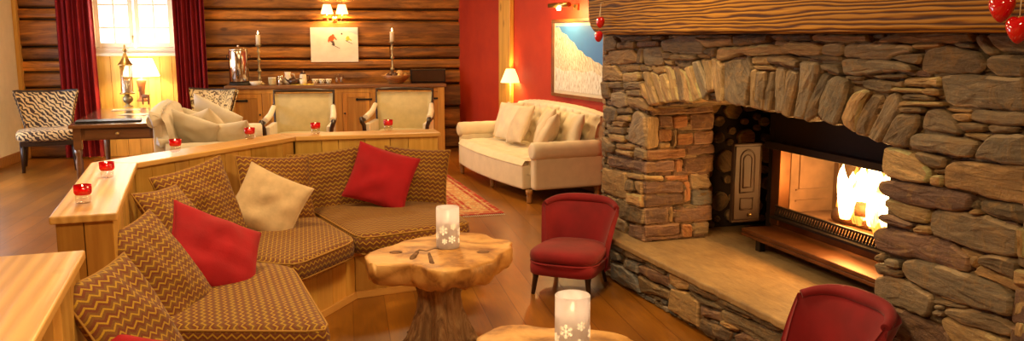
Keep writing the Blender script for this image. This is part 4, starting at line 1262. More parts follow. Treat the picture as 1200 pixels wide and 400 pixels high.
# ================================================================ BURL TABLES
def burl_table(loc, rot, label, outline, TZ, seed, base_r=.24):
    t = thing('burl_coffee_table', label, 'coffee table', loc, rot)
    rnd = random.Random(seed); n = 72
    def rad(a):   # interpolate outline (angle deg, radius)
        a = math.degrees(a) % 360
        for (a0, r0), (a1, r1) in zip(outline, outline[1:]+[(outline[0][0]+360, outline[0][1])]):
            if a0 <= a <= a1:
                q_ = (a-a0)/(a1-a0); q_ = q_*q_*(3-2*q_); return r0+(r1-r0)*q_
        return outline[0][1]
    mb = MB(); vs = []; fs = []
    prof = [(0,.0),(.35,.0),(.7,.0),(.96,-.001),(.99,-.005),(1.0,-.02),(1.0,-.07),(.95,-.11),(.72,-.13),(.4,-.14),(.0,-.14)]
    for j, (kr, z) in enumerate(prof):
        for i in range(n):
            a = 2*math.pi*i/n; r = rad(a)*kr
            if j >= 4: r *= 1+.045*noise.noise(Vector((math.cos(a)*6+seed, math.sin(a)*6, j*.6)))
            zz = z+(noise.noise(Vector((math.cos(a)*4+seed, math.sin(a)*4, j*.5)))*.03 if 4 < j else noise.noise(Vector((r*math.cos(a)*5, r*math.sin(a)*5, seed)))*.004)
            vs.append((r*math.cos(a), r*math.sin(a), TZ+zz))
    for j in range(len(prof)-1):
        for i in range(n): i2 = (i+1) % n; fs.append((j*n+i, (j+1)*n+i, (j+1)*n+i2, j*n+i2))
    mb.add(vs, fs, sm=True); mb.build('table_top', M['burl'], t)
    bm_ = MB(); vs = []; fs = []; n = 56
    pr = [(1.12,.0),(1.0,.02),(.86,.08),(.70,.18),(.66,.25),(.74,.31),(.95,.36),(1.05,TZ-.10)]
    for j, (kr, z) in enumerate(pr):
        for i in range(n):
            a = 2*math.pi*i/n
            fl_ = .16*math.sin(a*5+seed)+.10*math.sin(a*9+1.3*seed)+.08*noise.noise(Vector((math.cos(a)*5, math.sin(a)*5, z*3+seed)))
            r = base_r*kr*(1+fl_*(.5+.9*abs(z-.22)/.22)); vs.append((r*math.cos(a+.25*z), r*math.sin(a+.25*z), z))
    for j in range(len(pr)-1):
        for i in range(n): i2 = (i+1) % n; fs.append((j*n+i, j*n+i2, (j+1)*n+i2, (j+1)*n+i))
    fs.append(list(range(n))[::-1]); fs.append([(len(pr)-1)*n+i for i in range(n)])
    bm_.add(vs, fs, sm=True); bm_.build('root_base', M['root'], t)
    return t
TZ = .45
tc = G(513,301,TZ); tc.z = 0
def polar_outline(pts):
    o_ = []
    for p in pts:
        w_ = G(p[0], p[1], TZ)-tc; o_.append((math.degrees(math.atan2(w_.y, w_.x)) % 360, math.hypot(w_.x, w_.y)))
    o_.sort(); return o_
otl = polar_outline([(600,281),(598,288),(584,300),(566,309),(540,315),(520,318),(505,316),(492,312),(480,309),(466,308),(455,310),(442,311),(431,306),(428,299),(440,292),(460,287),(480,280),(500,276),(520,272),(540,271),(562,273),(580,279)])
bt = burl_table(tuple(tc), 0, 'burl wood coffee table with a gnarled root base in front of the bench', otl, TZ, 2.0, .155)
# hollows and bark folds in the near edge
hl = MB()
def lp(px, py, z): q_ = G(px, py, z)-tc; return q_
P = [lp(484,296,TZ+.001), lp(492,293,TZ+.001), lp(500,294,TZ+.001), lp(510,291,TZ+.001), lp(522,294,TZ+.001), lp(532,292,TZ+.001)]
for p in P: p.z = TZ-.004
hl.tube(P, [.005,.016,.012,.015,.009,.004], 8, flat=.45)
def lq(px, py, z): q_ = G(px, py, z)-tc; return q_
hl.tube([lq(489,296,TZ), lq(484,303,TZ-.002), lq(481,313,TZ-.03), lq(487,325,TZ-.07), lq(500,334,TZ-.11)], [.010,.018,.022,.018,.010], 10)
hl.tube([lq(503,298,TZ), lq(506,309,TZ-.002), lq(510,318,TZ-.03), lq(516,330,TZ-.08)], [.008,.014,.020,.012], 10)
hl.build('bark_fold', M['hollow'], bt)
for (px, py, r) in ((464,296,.030),(566,296,.030)):
    kn_ = MB(); q_ = lp(px, py, TZ); kn_.lathe([(0,TZ+.004),(r*.7,TZ+.005),(r,TZ+.002),(r*1.05,TZ-.006)], 24, T(q_.x, q_.y, 0), sx=1.15); kn_.build('knot', M['hollow'], bt)
t2c = Vector((.27,2.93,0))
tc_save = tc; 
tc = t2c
otl2 = polar_outline([(583,383),(592,379.5),(604,379),(640,384),(680,384),(700,386),(722,389),(742,398),(765,420)])+[]
otl2 = [o_ for o_ in otl2]+[(200,.36),(230,.33),(260,.34),(290,.36),(315,.40),(335,.45)]
otl2 = sorted(otl2); 
burl_table(tuple(t2c), 0, 'second burl wood coffee table just showing at the bottom edge of the room view', otl2, TZ, 5.0, .19)
tc = tc_save

# frosted snowflake candle jars
def jar(loc, label, rot):
    t = thing('frosted_candle_jar', label, 'candle jar', loc, rot, 'frosted snowflake candle jars on the burl tables')
    Rj, Hj = .064, .225
    g = MB(); g.lathe([(0,.0),(Rj*.97,.0),(Rj,.006),(Rj,Hj-.003),(Rj-.0025,Hj),(Rj-.005,Hj-.003),(Rj-.005,.012),(0,.012)], 48); g.build('glass_cylinder', M['frost'], t)
    w = MB(); w.lathe([(0,.0125),(.040,.0125),(.040,.150),(.036,.156),(0,.150)], 32); w.build('pillar_candle', M['wax2'], t)
    wk = MB(); wk.tube([(0,0,.15),(.001,0,.163)], .0012, 6); wk.build('wick', M['black'], t)
    f = MB(); f.lathe([(0,.160),(.007,.168),(.008,.176),(.005,.188),(0,.202)], 14); f.build('flame', M['flame'], t)
    def flake(cx, cz, r):
        mb = MB()
        def strip(x0, z0, x1, z1, w_):
            d = Vector((x1-x0, z1-z0)); L = d.length; d.normalize(); nn = Vector((-d.y, d.x))*w_/2; vs = []
            for (xx, zz) in ((x0,z0),(x1,z1)):
                for s_ in (1,-1):
                    for rr_ in (Rj+.0002, Rj+.0014):
                        an = (xx+nn.x*s_)/Rj; vs.append((rr_*math.sin(an), -rr_*math.cos(an), zz+nn.y*s_))
            mb.add(vs, [(0,1,3,2),(4,6,7,5),(0,4,5,1),(2,3,7,6),(1,5,7,3),(0,2,6,4)])
        for k_ in range(6):
            a = k_*math.pi/3+math.pi/6; ca, sa = math.cos(a), math.sin(a)
            strip(cx, cz, cx+r*ca, cz+r*sa, r*.17)
            for fr_, ll in ((.5,.34),(.78,.26)):
                for s_ in (1,-1):
                    b = a+s_*math.pi/3.2; strip(cx+r*fr_*ca, cz+r*fr_*sa, cx+r*fr_*ca+r*ll*math.cos(b), cz+r*fr_*sa+r*ll*math.sin(b), r*.13)
        mb.build('snowflake', M['flake'], t)
    for (cx, cz, r) in ((-.028,.105,.026),(.03,.125,.018),(-.02,.045,.016),(.022,.055,.022),(-.075,.07,.02),(.085,.09,.024),(.075,.04,.014)): flake(cx, cz, r)
    return t
j1 = G(525,290,TZ); jar(tuple(j1+Vector((0,0,.003))), 'frosted glass candle jar with snowflakes on the burl table by the bench', .1)
j2 = Vector(CY(671,356,2.98)); jar((j2.x, j2.y, TZ+.003), 'frosted glass candle jar with snowflakes at the bottom centre, on the nearer burl table', 0)
# ================================================================ RED SLIPPER CHAIRS
def slipper(loc, face, label, w=.47, H=.58, name='slipper_chair'):
    a = math.atan2(face[1], face[0])+math.pi/2
    t = thing(name, label, 'chair', loc, a, 'small red velvet slipper chairs'); k_ = w/.5; SH = H*.56
    st = MB(); 
    st.sq((0,-.02,SH-.055), (w*.47,.235,.050), .55, 36, 14, fn=lambda p: Vector((p.x*(1+.06*(-p.y/.235)), p.y, p.z+.008*(1-(p.x/(w*.47))**2))))
    st.build('seat', M['velvet'], t)
    sr = MB(); sr.sq((0,-.015,SH-.125), (w*.46,.23,.052), .35, 36, 12); sr.build('seat_rail', M['velvet'], t)
    pp = MB(); P = []
    for k in range(41):
        an = 2*math.pi*k/40; c_, s_ = math.cos(an), math.sin(an); P.append(Vector((w*.472*math.copysign(abs(c_)**.55, c_), -.018+.236*math.copysign(abs(s_)**.55, s_), SH-.090)))
    pp.tube(P, .006, 8); pp.build('piping', M['velvet'], t)
    # curved, flared back that wraps the seat sides
    G_ = []; nu, nv = 32, 14
    for i in range(nu+1):
        s_ = -1+2*i/nu; row = []
        for j in range(nv+1):
            v = j/nv; fl_ = .86+.27*v**1.5
            hw = w*.46*fl_
            x = hw*math.sin(s_*1.15)/math.sin(1.15)
            y = .21+.045*v+.055*v**3 - (.17-.05*v)*(abs(s_)**2.6)
            top = H-.035*abs(s_)**3-.012*(1-abs(s_))*0
            zb_ = SH-.17
            z = zb_+(top-zb_)*v
            row.append(Vector((x, y, z)))
        G_.append(row)
    bk = MB(); bk.sheet(G_, lambda i, j: .07*(1-.35*(j/nv))*(.45+.55*min(1, min(i, nu-i)/4)) , flip=False)
    b = bk.build('backrest', M['velvet'], t, bevel=.022, seg=3)
    ro = MB(); P = [G_[i][nv]+Vector((0,.008,.002)) for i in range(nu+1)]; ro.tube(P, [.018+.012*math.sin(math.pi*i/nu) for i in range(nu+1)], 10); ro.build('top_roll', M['velvet'], b)
    for sx in (-1, 1):
        lg = MB(); lg.tube([(sx*w*.36,-.185,SH-.165),(sx*w*.365,-.19,.10),(sx*w*.39,-.20,0)], [.024,.019,.014], 4); lg.build('leg', M['darkwood'], t, bevel=.003)
        lg = MB(); lg.tube([(sx*w*.33,.16,SH-.165),(sx*w*.34,.175,.12),(sx*w*.36,.235,0)], [.024,.019,.015], 4); lg.build('leg', M['darkwood'], t, bevel=.003)
    return t
fm = (G(628,335,0)+G(683,350,0)+G(705,330,0)+G(664,321,0))/4
slipper((fm.x-.015, fm.y-.085, 0), (-.36,-.93), 'small red velvet slipper chair with black legs in front of the stone hearth', .47, .535)
slipper((1.10,3.14,0), (-.93,-.36), 'small red velvet slipper chair cut off by the bottom edge, beside the right stone pillar', .44, .575)

# ================================================================ CREAM SOFAS
def tuft_sheet(w, h, th, nx, nz, depth, sx, sz, bulge=0):
    """front-facing padded panel in XZ (front = -y), diamond tufts"""
    P = []
    for i in range(nx+1):
        x = -w/2+w*i/nx; row = []
        for j in range(nz+1):
            z = h*j/nz; d = 0
            best = 9
            for r in range(int(h/sz)+2):
                zz = r*sz; off_ = (sx/2 if r % 2 else 0)
                xx = round((x-off_)/sx)*sx+off_
                best = min(best, math.hypot(x-xx, z-zz))
            d = depth*math.exp(-(best/(.028))**2)
            e_ = min(1, min(x+w/2, w/2-x, z+.02, h-z+.02)/.05)
            row.append(Vector((x, -(th*max(.3, e_)**.5-d), z)))
        P.append(row)
    return P
def sofa(loc, rot, label, L, D, AH, BH, SHt, linen, feet_mat, n_seat=2, bow=.0, group=None, small=False):
    t = thing('tufted_sofa', label, 'sofa', loc, rot, group)
    aw = .15
    # base frame
    fr_ = MB(); fr_.sq((0,.02,.22), (L/2-.03, D/2-.05, .10), .18, 48, 10); fr_.build('sofa_frame', M[linen], t)
    # seat: rounded slab with tufts on top, bowed front
    nx, ny = 64, 26; P = []; W_ = L-2*aw+.02
    for i in range(nx+1):
        x = -W_/2+W_*i/nx; row = []
        for j in range(ny+1):
            v = j/ny; yf = -D/2-.06-bow*(1-(2*x/W_)**2); y = yf+(D/2-.10-yf)*v
            best = 9
            for r in range(7):
                yy = -D/2+.05+r*.13; of = .09 if r % 2 else 0; xx = round((x-of)/.18)*.18+of
                best = min(best, math.hypot(x-xx, y-yy))
            d = .045*math.exp(-(best/.032)**2)
            ed = min((y-yf)/.07, (W_/2-abs(x)+.03)/.07, 1); ed = max(0, ed)
            z = SHt-.055*(1-math.sqrt(max(0, 1-(1-ed)**2)))-d
            row.append(Vector((x, y, z)))
        P.append(row)
    s_ = MB(); s_.sheet(P, .14); s_.build('tufted_seat', M[linen], t)
    ap = MB(); ap_pts = []
    for k in range(33):
        x = -W_/2+W_*k/32; ap_pts.append((x, -D/2-.055-bow*(1-(2*x/W_)**2)))
    poly = ap_pts+[(W_/2,-D/2+.15),(-W_/2,-D/2+.15)]
    ap.prism(poly, .13, SHt-.05); ap.build('front_apron', M[linen], t, bevel=.02, seg=3)
    # arms: box panel + scroll
    for sx in (-1, 1):
        am_ = MB(); am_.box(sx*(L/2-.03)-.055, sx*(L/2-.03)+.055 if sx < 0 else L/2-.03+.055, -D/2+.0, D/2-.06, .14, AH-.07); 
        ao = am_.build('arm', M[linen], t, bevel=.03, seg=3)
        sc = MB(); yy0, yy1 = -D/2-.02, D/2-.10; cx = sx*(L/2-.02); r_ = .085; P2 = []
        sc.tube([(cx, yy0, AH-r_),(cx, yy0+.015, AH-r_)]+[(cx, yy0+.015+(yy1-yy0)*k/10, AH-r_) for k in range(1, 11)], [r_*.72, r_]+[r_*(1+(.035 if k % 2 else 0)) for k in range(1, 11)], 20)
        sc.build('arm_roll', M[linen], ao)
    # back
    bw = L-.10; Pb = tuft_sheet(bw, BH-SHt+.06, .10, 96, 30, .05, .17, .11)
    Pb2 = []
    for i, row in enumerate(Pb):
        r2 = []
        for j, p in enumerate(row):
            v = j/(len(row)-1); hx = abs(2*p.x/bw); topdrop = -.05*hx**3*v
            y = D/2-.13+.10*v+.10*max(0, v-.75)**1.5*4*.3+p.y*.8; r2.append(Vector((p.x, y, SHt-.04+p.z+topdrop)))
        Pb2.append(r2)
    b_ = MB(); b_.sheet(Pb2, -.10 if False else .10); bo = b_.build('tufted_back', M[linen], t)
    rl = MB(); P3 = []
    for k in range(33):
        x = -bw/2+bw*k/32; hx = abs(2*x/bw); P3.append(Vector((x, D/2+.01, BH-.035-.05*hx**3)))
    rl.tube(P3, [.062*(1+(.04 if k % 2 else 0)) for k in range(33)], 16); rl.build('back_roll', M[linen], bo)
    bp_ = MB(); bp_.box(-bw/2, bw/2, D/2-.06, D/2+.02, .14, BH-.08); bp_.build('outer_back', M[linen], t, bevel=.02)
    for sx in (-L/2+.10, 0, L/2-.10):
        for sy in (-D/2+.0, D/2-.06):
            if sx == 0 and sy > 0: continue
            f = MB(); f.lathe([(.018,0),(.026,.008),(.022,.02),(.030,.06),(.022,.075),(.036,.095),(.036,.13)], 18, T(sx, sy, 0)); f.build('turned_foot', M[feet_mat], t)
    return t
fL = G(545,203,0); fR = G(624,238,0)
sd = (fR-fL).normalized(); sL_ = (fR-fL).length+.20; sb = Vector((-sd.y, sd.x, 0))
if sb.x < 0: sb = -sb
DS = .80
sc_ = (fL+fR)/2+sb*(DS/2-.035)
srot = math.atan2(sd.y, sd.x)
sofa((sc_.x, sc_.y, 0), srot, 'long cream button-tufted sofa with turned feet against the red wall', sL_, DS, .60, .86, .42, 'linen', 'feet', bow=.07)
sfM = T(sc_.x, sc_.y, 0)@RZ(srot)
sfront = -sb
def spil(x, y, z, w, h, lean, roll, yaw, mat, label, seed):
    p = sfM @ Vector((x, y, z)); f = RZ(yaw)@sfront
    pillow(tuple(p), w, h, .15, f, lean, roll, mat, label, seed, None, False)
hl_ = sL_/2
spil(-hl_+.33,.10,.645,.44,.42,R(20),R(-4),R(14),'linen','cream cushion farthest left on the tufted sofa',21)
spil(-hl_+.60,.02,.64,.46,.44,R(22),R(3),R(8),'linen','cream cushion second from the left on the tufted sofa',22)
spil(-hl_+.96,-.02,.645,.47,.44,R(25),R(-8),R(-6),'linen2','oatmeal cushion in the middle of the tufted sofa, tilted',23)
spil(hl_-.83,.12,.65,.44,.42,R(20),R(5),R(-4),'linen2','oatmeal cushion half hidden behind the middle of the tufted sofa',24)
spil(hl_-.62,.0,.65,.44,.42,R(26),R(-14),R(-26),'linen2','upright oatmeal cushion leaning right on the tufted sofa',25)
spil(hl_-.40,-.06,.63,.42,.40,R(28),R(-18),R(-36),'linen2','oatmeal cushion by the right arm of the tufted sofa, nearest the stonework',26)
spil(hl_-.28,.14,.66,.42,.40,R(18),R(0),R(-8),'linen','pale cushion behind the rightmost one in the corner of the tufted sofa',27)

# white sofa at left seen from its arm
a0_ = G(192,196,0); 
wsd = Vector((-.30,1,0)).normalized()       # back runs away from the camera
wsL = 1.7; wsx = Vector((wsd.y, -wsd.x, 0)) # towards the seat front (right)
wc = Vector((-2.96, 8.42, 0))
wrot = math.atan2(-wsd.y, -wsd.x)            # local +x points to the camera, local -y = front
# want front(-y) = wsx
t_ = sofa((wc.x, wc.y, 0), math.atan2(wsx.y, wsx.x)+math.pi/2, 'white chesterfield sofa with rolled tufted back behind the pine partition', wsL, .90, .66, .94, .42, 'whitelinen', 'feet')
wM = T(wc.x, wc.y, 0)@RZ(math.atan2(wsx.y, wsx.x)+math.pi/2)
def wpil(x, y, z, w, h, lean, roll, yaw, mat, label, seed):
    p = wM @ Vector((x, y, z)); f = RZ(yaw)@wsx
    pillow(tuple(p), w, h, .15, f, lean, roll, mat, label, seed, None, False)
sg = 1 if (wM @ Vector((1,0,0))).y < wc.y else -1
wpil(sg*.55,.12,.70,.48,.44,R(30),R(-20),R(-55*sg),'whitelinen','white cushion lying slanted in the near corner of the white sofa',31)
wpil(sg*.30,.02,.72,.50,.44,R(35),R(16),R(-45*sg),'linen','cream cushion piled in the middle of the white sofa',32)
wpil(-sg*.10,.08,.68,.46,.42,R(28),R(-12),R(-40*sg),'whitelinen','white cushion toward the far side of the white sofa',33)
wpil(-sg*.52,-.02,.72,.60,.44,R(24),R(-26),R(-50*sg),'whitelinen','large white cushion slanting down at the right of the pile on the white sofa',34)
wpil(sg*.72,-.22,.68,.44,.34,R(30),R(10),R(-60*sg),'linen','cream cushion on the near arm of the white sofa, left of a red tealight',35)

# ================================================================ ZEBRA CHAIRS
def zchair(loc, face, label, mat, H=.90):
    a = math.atan2(face[1], face[0])+math.pi/2
    t = thing('slipper_armless_chair', label, 'chair', loc, a)
    st = MB(); st.sq((0,-.03,.43), (.34,.30,.07), .42, 36, 14); st.build('seat', M[mat], t)
    rl = MB(); rl.box(-.30,.30,-.28,.24,.31,.37); rl.build('seat_frame', M['darkwood'], t, bevel=.01)
    P = []; nu, nv = 20, 12
    for i in range(nu+1):
        s_ = -1+2*i/nu; row = []
        for j in range(nv+1):
            v = j/nv; hw = .23+.11*v**1.3
            x = hw*s_; z = .40+(H-.42)*v+.02*(abs(s_)**3)*v - (0.0)
            y = .22+.14*v-.10*(s_*s_)*(.6+.4*v)
            d = 0
            for (bx, bz) in ((-.5,.72),(0,.72),(.5,.72),(-.25,.48),(.25,.48)):
                d += .028*math.exp(-(((s_-bx)*.34)**2+((v-bz)*.48)**2)/.0016)
            row.append(Vector((x, y-.045+d, z)))
        P.append(row)
    b = MB(); b.sheet(P, .05); bo = b.build('backrest', M[mat], t)
    fr_ = MB(); rim = [P[0][j]+Vector((0,.03,0)) for j in range(nv+1)]+[P[i][nv]+Vector((0,.03,.004)) for i in range(1, nu)]+[P[nu][j]+Vector((0,.03,0)) for j in range(nv, -1, -1)]
    fr_.tube(rim, .020, 8); fr_.build('back_frame', M['darkwood'], t)
    for sx in (-1, 1):
        lg = MB(); lg.tube([(sx*.27,-.25,.34),(sx*.275,-.255,.17),(sx*.28,-.27,0)], [.032,.026,.018], 4); lg.build('leg', M['darkwood'], t)
        lg = MB(); lg.tube([(sx*.26,.20,.34),(sx*.27,.25,.17),(sx*.29,.34,0)], [.032,.026,.018], 4); lg.build('leg', M['darkwood'], t)
    return t
zc = CY(56,170,10.35); zchair((zc.x+.02, zc.y, 0), (.50,-1), 'zebra-print armless chair with dark legs in the far left corner', 'zebra', .94)
z2 = CY(238,130,10.85); zchair((z2.x, z2.y, 0), (-.25,-1), 'animal-print chair back with dark frame showing behind the white sofa', 'zebra2', .93)

# ================================================================ ARMCHAIRS
def armchair(loc, rot, label, dupof=None):
    t = thing('armchair', label, 'armchair', loc, rot, 'olive and cream armchairs by the sideboard')
    H = .98; w = .34
    bk = MB(); P = []
    for i in range(13):
        x = -w+2*w*i/12; row = []
        for j in range(9):
            v = j/8; row.append(Vector((x*(.93+.07*v), .27+.09*v-.03*(1-(x/w)**2)*math.sin(math.pi*v)*1.0-.02, .42+(H-.05-.42)*v)))
        P.append(row)
    bk.sheet(P, .06); bk.build('backrest', M['greygold'], t)
    fr_ = MB(); rim = [Vector((sx_, .28+.09*v, .40+(H-.42)*v)) for sx_, v in [(-w*.95,0),(-w*.98,.35),(-w*1.0,.7),(-w*1.02,1),(-w*.5,1.012),(0,1.015),(w*.5,1.012),(w*1.02,1),(w*1.0,.7),(w*.98,.35),(w*.95,0)]]
    fr_.tube(rim, .021, 8); fr_.build('back_frame', M['darkwood'], t)
    st = MB(); st.sq((0,-.04,.42), (.30,.31,.075), .35, 32, 12); st.build('seat_cushion', M['greygold'], t)
    rl = MB(); rl.box(-.33,.33,-.33,.28,.25,.345); rl.build('seat_rail', M['linen'], t, bevel=.01)
    for sx in (-1, 1):
        pa = MB(); pa.box(sx*.34-.03, sx*.34+.03, -.28, .26, .33, .60); ao = pa.build('arm_panel', M['linen'], t, bevel=.012)
        pd = MB(); pd.tube([(sx*.345,.26,.78),(sx*.36,.12,.705),(sx*.37,-.05,.675),(sx*.375,-.22,.66)], [.028,.034,.036,.034], 10); pd.build('arm_pad', M['linen'], ao)
        aw_ = MB(); aw_.tube([(sx*.35,.30,.80),(sx*.375,.12,.675),(sx*.385,-.05,.640),(sx*.39,-.26,.635),(sx*.395,-.34,.655),(sx*.39,-.36,.63),(sx*.37,-.33,.58),(sx*.35,-.31,.34)], [.018,.02,.022,.024,.030,.026,.024,.022], 8); aw_.build('arm_frame', M['darkwood'], ao)
        lg = MB(); lg.tube([(sx*.30,-.29,.26),(sx*.30,-.30,.0)], [.028,.016], 10); lg.build('leg', M['darkwood'], t)
        lg = MB(); lg.tube([(sx*.29,.25,.26),(sx*.29,.32,.0)], [.028,.018], 10); lg.build('leg', M['darkwood'], t)
    return t
ac = CY(353,140,9.85); A1 = armchair((ac.x, ac.y, 0), R(7), 'dark-framed armchair in olive and cream, the left of the two before the sideboard')
ac2 = CY(469,140,10.2); dup(A1, (ac2.x, ac2.y, 0), R(-2), 'dark-framed armchair in olive and cream, the right of the two before the sideboard')
# ================================================================ SIDEBOARD and what stands on it
def backZ(px, py, b): q_ = PL(px, py, W(0, b), vv); return ((q_-L0).dot(u), q_.z)
sa0 = backZ(262,98,-.62)[0]; sa1 = backZ(523,96,-.62)[0]; ST = .965
sbd = thing('sideboard', 'long rustic pine sideboard with iron strap hinges along the log wall', 'sideboard', tuple(W((sa0+sa1)/2, -.36)), ANG)
Ls = sa1-sa0; hf = Ls/2
tp_ = MB(); tp_.box(-hf, hf, -.26, .26, ST-.045, ST); tp_.build('sideboard_top', M['deskwood'], sbd, bevel=.008)
cs = MB(); cs.box(-hf+.05, hf-.05, -.20, .25, .08, ST-.047, col=(.75,.75,.75)); cs.build('carcass', M['pine_dark'], sbd)
fcf = MB(); nb_ = 6; bw_ = (Ls-.10)/nb_
fcf.box(-hf+.04, hf-.04, -.232, -.20, ST-.11, ST-.047, col=(1,1,1)); fcf.box(-hf+.04, hf-.04, -.232, -.20, .05, .14, col=(1,1,1))
for i in range(nb_+1):
    x = -hf+.05+bw_*i; fcf.box(max(-hf+.04, x-.05), min(hf-.04, x+.05), -.230, -.20, .14, ST-.11, col=(.95,.95,.95))
fcf.box(-hf+.03, -hf+.12, -.245, -.15, 0, ST-.047, col=(.9,.9,.9)); fcf.box(hf-.12, hf-.03, -.245, -.15, 0, ST-.047, col=(.9,.9,.9))
fcf.build('face_frame', M['pine_dark'], sbd, bevel=.004)
for i in range(nb_):
    x0 = -hf+.05+bw_*i+.052; x1 = x0+bw_-.104; d_ = MB()
    d_.box(x0+.003, x1-.003, -.222, -.20, .143, ST-.113, col=(1,1,1)); d_.box(x0+.06, x1-.06, -.226, -.218, .20, ST-.17, col=(.85,.85,.85))
    for (a, b, c_, e_) in ((x0+.003,x0+.06,.143,ST-.113),(x1-.06,x1-.003,.143,ST-.113),(x0+.06,x1-.06,.143,.20),(x0+.06,x1-.06,ST-.17,ST-.113)): d_.box(a, b, -.232, -.222, c_, e_, col=(1.05,1.0,.95))
    do = d_.build('door', M['pine_dark'], sbd, bevel=.003)
    hx0, hx1 = (x0-.03, x0+.17) if i % 2 == 0 else (x1-.17, x1+.03)
    for zz in (ST-.20, .26):
        h_ = MB(); h_.box(hx0, hx1, -.242, -.232, zz-.012, zz+.012); h_.lathe([(.018,-.0),(.018,.01)], 12, T(hx1 if i % 2 == 0 else hx0, -.232, zz)@RX(R(90))); h_.build('strap_hinge', M['black'], do)
    k_ = MB(); kx = x1-.03 if i % 2 == 0 else x0+.03; k_.lathe([(.006,0),(.006,.015),(.014,.02),(.012,.03),(0,.032)], 12, T(kx, -.232, .58)@RX(R(90))); k_.build('knob', M['black'], do)
def onside(px, b=-.36): return W(along_px(px, b), b, ST)
def px2m(px, b=-.36): q_ = W(along_px(px, b), b); return q_.y/1000.0
# coffee urn
p = onside(278); s_ = px2m(278)
ur = thing('coffee_urn', 'polished steel hot drinks urn with tap at the left end of the sideboard', 'urn', tuple(p), ANG)
b = MB(); b.lathe([(0,.0),(.135,.0),(.138,.012),(.13,.02),(.128,.04)], 32); b.build('base_ring', M['black'], ur)
b = MB(); b.lathe([(.12,.04),(.127,.05),(.127,.44),(.122,.455)], 40); b.build('urn_body', M['steel'], ur)
b = MB(); b.lathe([(.126,.455),(.130,.462),(.126,.475),(.07,.487),(0,.49)], 36); b.lathe([(.01,.49),(.01,.50),(.018,.505),(.016,.52),(0,.522)], 16); b.build('lid', M['steel'], ur)
b = MB(); b.tube([(0,-.12,.16),(0,-.165,.16),(0,-.165,.125)], .011, 10); b.tube([(0,-.16,.16),(0,-.16,.20)], .006, 8); b.build('tap', M['black'], ur)
for sx in (-1, 1):
    b = MB(); b.tube([(sx*.122,0,.34),(sx*.15,0,.34),(sx*.15,0,.39),(sx*.122,0,.39)], .007, 8); b.build('handle', M['black'], ur)
# candlesticks
def candlestick(loc, label, H, ch=.10):
    t = thing('candlestick', label, 'candlestick', loc, ANG, 'tall turned candlesticks on the sideboard')
    pr = [(0,0),(.070,0),(.072,.012),(.05,.022),(.026,.04),(.020,.06),(.032,.075),(.018,.09),(.016,.15),(.026,.17),(.034,.185),(.024,.20),(.014,.215),(.013,.30),(.022,.32),(.030,.335),(.020,.35),(.013,.37),(.014,.43),(.026,.45),(.016,.465),(.014,.50),(.024,.52),(.036,.535),(.046,.545),(.040,.55),(0,.548)]
    k_ = H/.55; b = MB(); b.lathe([(r, z*k_) for r, z in pr], 24); b.build('turned_stem', M['pewter'], t)
    c = MB(); c.lathe([(0,H),(.030,H),(.030,H+ch-.004),(.026,H+ch),(0,H+ch-.006)], 20); c.build('pillar_candle', M['candle'], t)
    w_ = MB(); w_.tube([(0,0,H+ch-.005),(0,0,H+ch+.008)], .0015, 6); w_.build('wick', M['black'], t)
    f = MB(); f.lathe([(0,H+ch+.004),(.008,H+ch+.015),(.009,H+ch+.025),(.005,H+ch+.04),(0,H+ch+.055)], 12); f.build('flame', M['flame'], t)
    return t
LC = []
for px, lab, b_ in ((302,'tall turned candlestick with lit candle beside the steel urn',-.30),(459,'tall turned candlestick with lit candle behind the fruit bowl',-.24)):
    q_ = onside(px, b_); candlestick(tuple(q_), lab, .53 if px == 302 else .57, .13); LC.append(q_+Vector((0,0,.80)))
# white dish under left candlestick
def simple(name, prof, mat, px, b_, label, cat, seg=24, group=None, parts=(), **kw):
    q_ = onside(px, b_); mb_ = MB(); mb_.lathe(prof, seg, **kw); o = mb_.build(name, M[mat], loc=tuple(q_), rotz=ANG); tag(o, label, cat, group)
    for nm, bm2, mt in parts: bm2.build(nm, M[mt], o)
    return o
simple('dish', [(0,0),(.055,0),(.062,.01),(.085,.05),(.080,.052),(.058,.016),(0,.012)], 'ceramic', 297, -.50, 'small white dish in front of the left candlestick', 'dish')
lid = MB(); lid.lathe([(.047,.080),(.050,.084),(.050,.098),(0,.10)], 24)
simple('jar', [(0,0),(.045,0),(.05,.01),(.05,.07),(.043,.08),(0,.08)], 'greygold', 316.5, -.45, 'short glass jar with pale lid right of the left candlestick', 'jar', parts=[('jar_lid', lid, 'ceramic')])
lid = MB(); lid.lathe([(.032,.10),(.036,.104),(.036,.118),(0,.12)], 24)
simple('canister', [(0,0),(.036,0),(.04,.01),(.038,.09),(.03,.10),(0,.10)], 'steel', 326, -.42, 'slim silver canister standing between the glass jar and the white jug', 'canister', parts=[('canister_lid', lid, 'steel')])
hnd = MB(); hnd.tube([(.05,0,.14),(.085,0,.135),(.09,0,.09),(.055,0,.06)], .007, 8)
simple('jug', [(0,0),(.04,0),(.058,.03),(.056,.08),(.036,.125),(.042,.165),(.038,.165),(.032,.125),(0,.02)], 'ceramic', 335, -.36, 'cream jug at the back of the tea things', 'jug', parts=[('handle', hnd, 'ceramic')])
# dark teapot
q_ = onside(342,-.48); tpo = MB(); tpo.lathe([(0,0),(.05,0),(.072,.03),(.075,.055),(.055,.085),(.03,.092),(0,.095)], 24); o = tpo.build('teapot', M['darkglaze'], loc=tuple(q_), rotz=ANG); tag(o, 'round dark brown teapot among the tea things', 'teapot')
x_ = MB(); x_.tube([(-.065,0,.045),(-.10,0,.07),(-.115,0,.095)], [.014,.010,.008], 10); x_.build('spout', M['darkglaze'], o)
x_ = MB(); x_.tube([(.06,0,.075),(.10,0,.08),(.105,0,.04),(.068,0,.03)], .006, 8); x_.build('handle', M['darkglaze'], o)
x_ = MB(); x_.lathe([(.03,.092),(.01,.10),(.012,.112),(0,.115)], 14); x_.build('lid', M['darkglaze'], o)
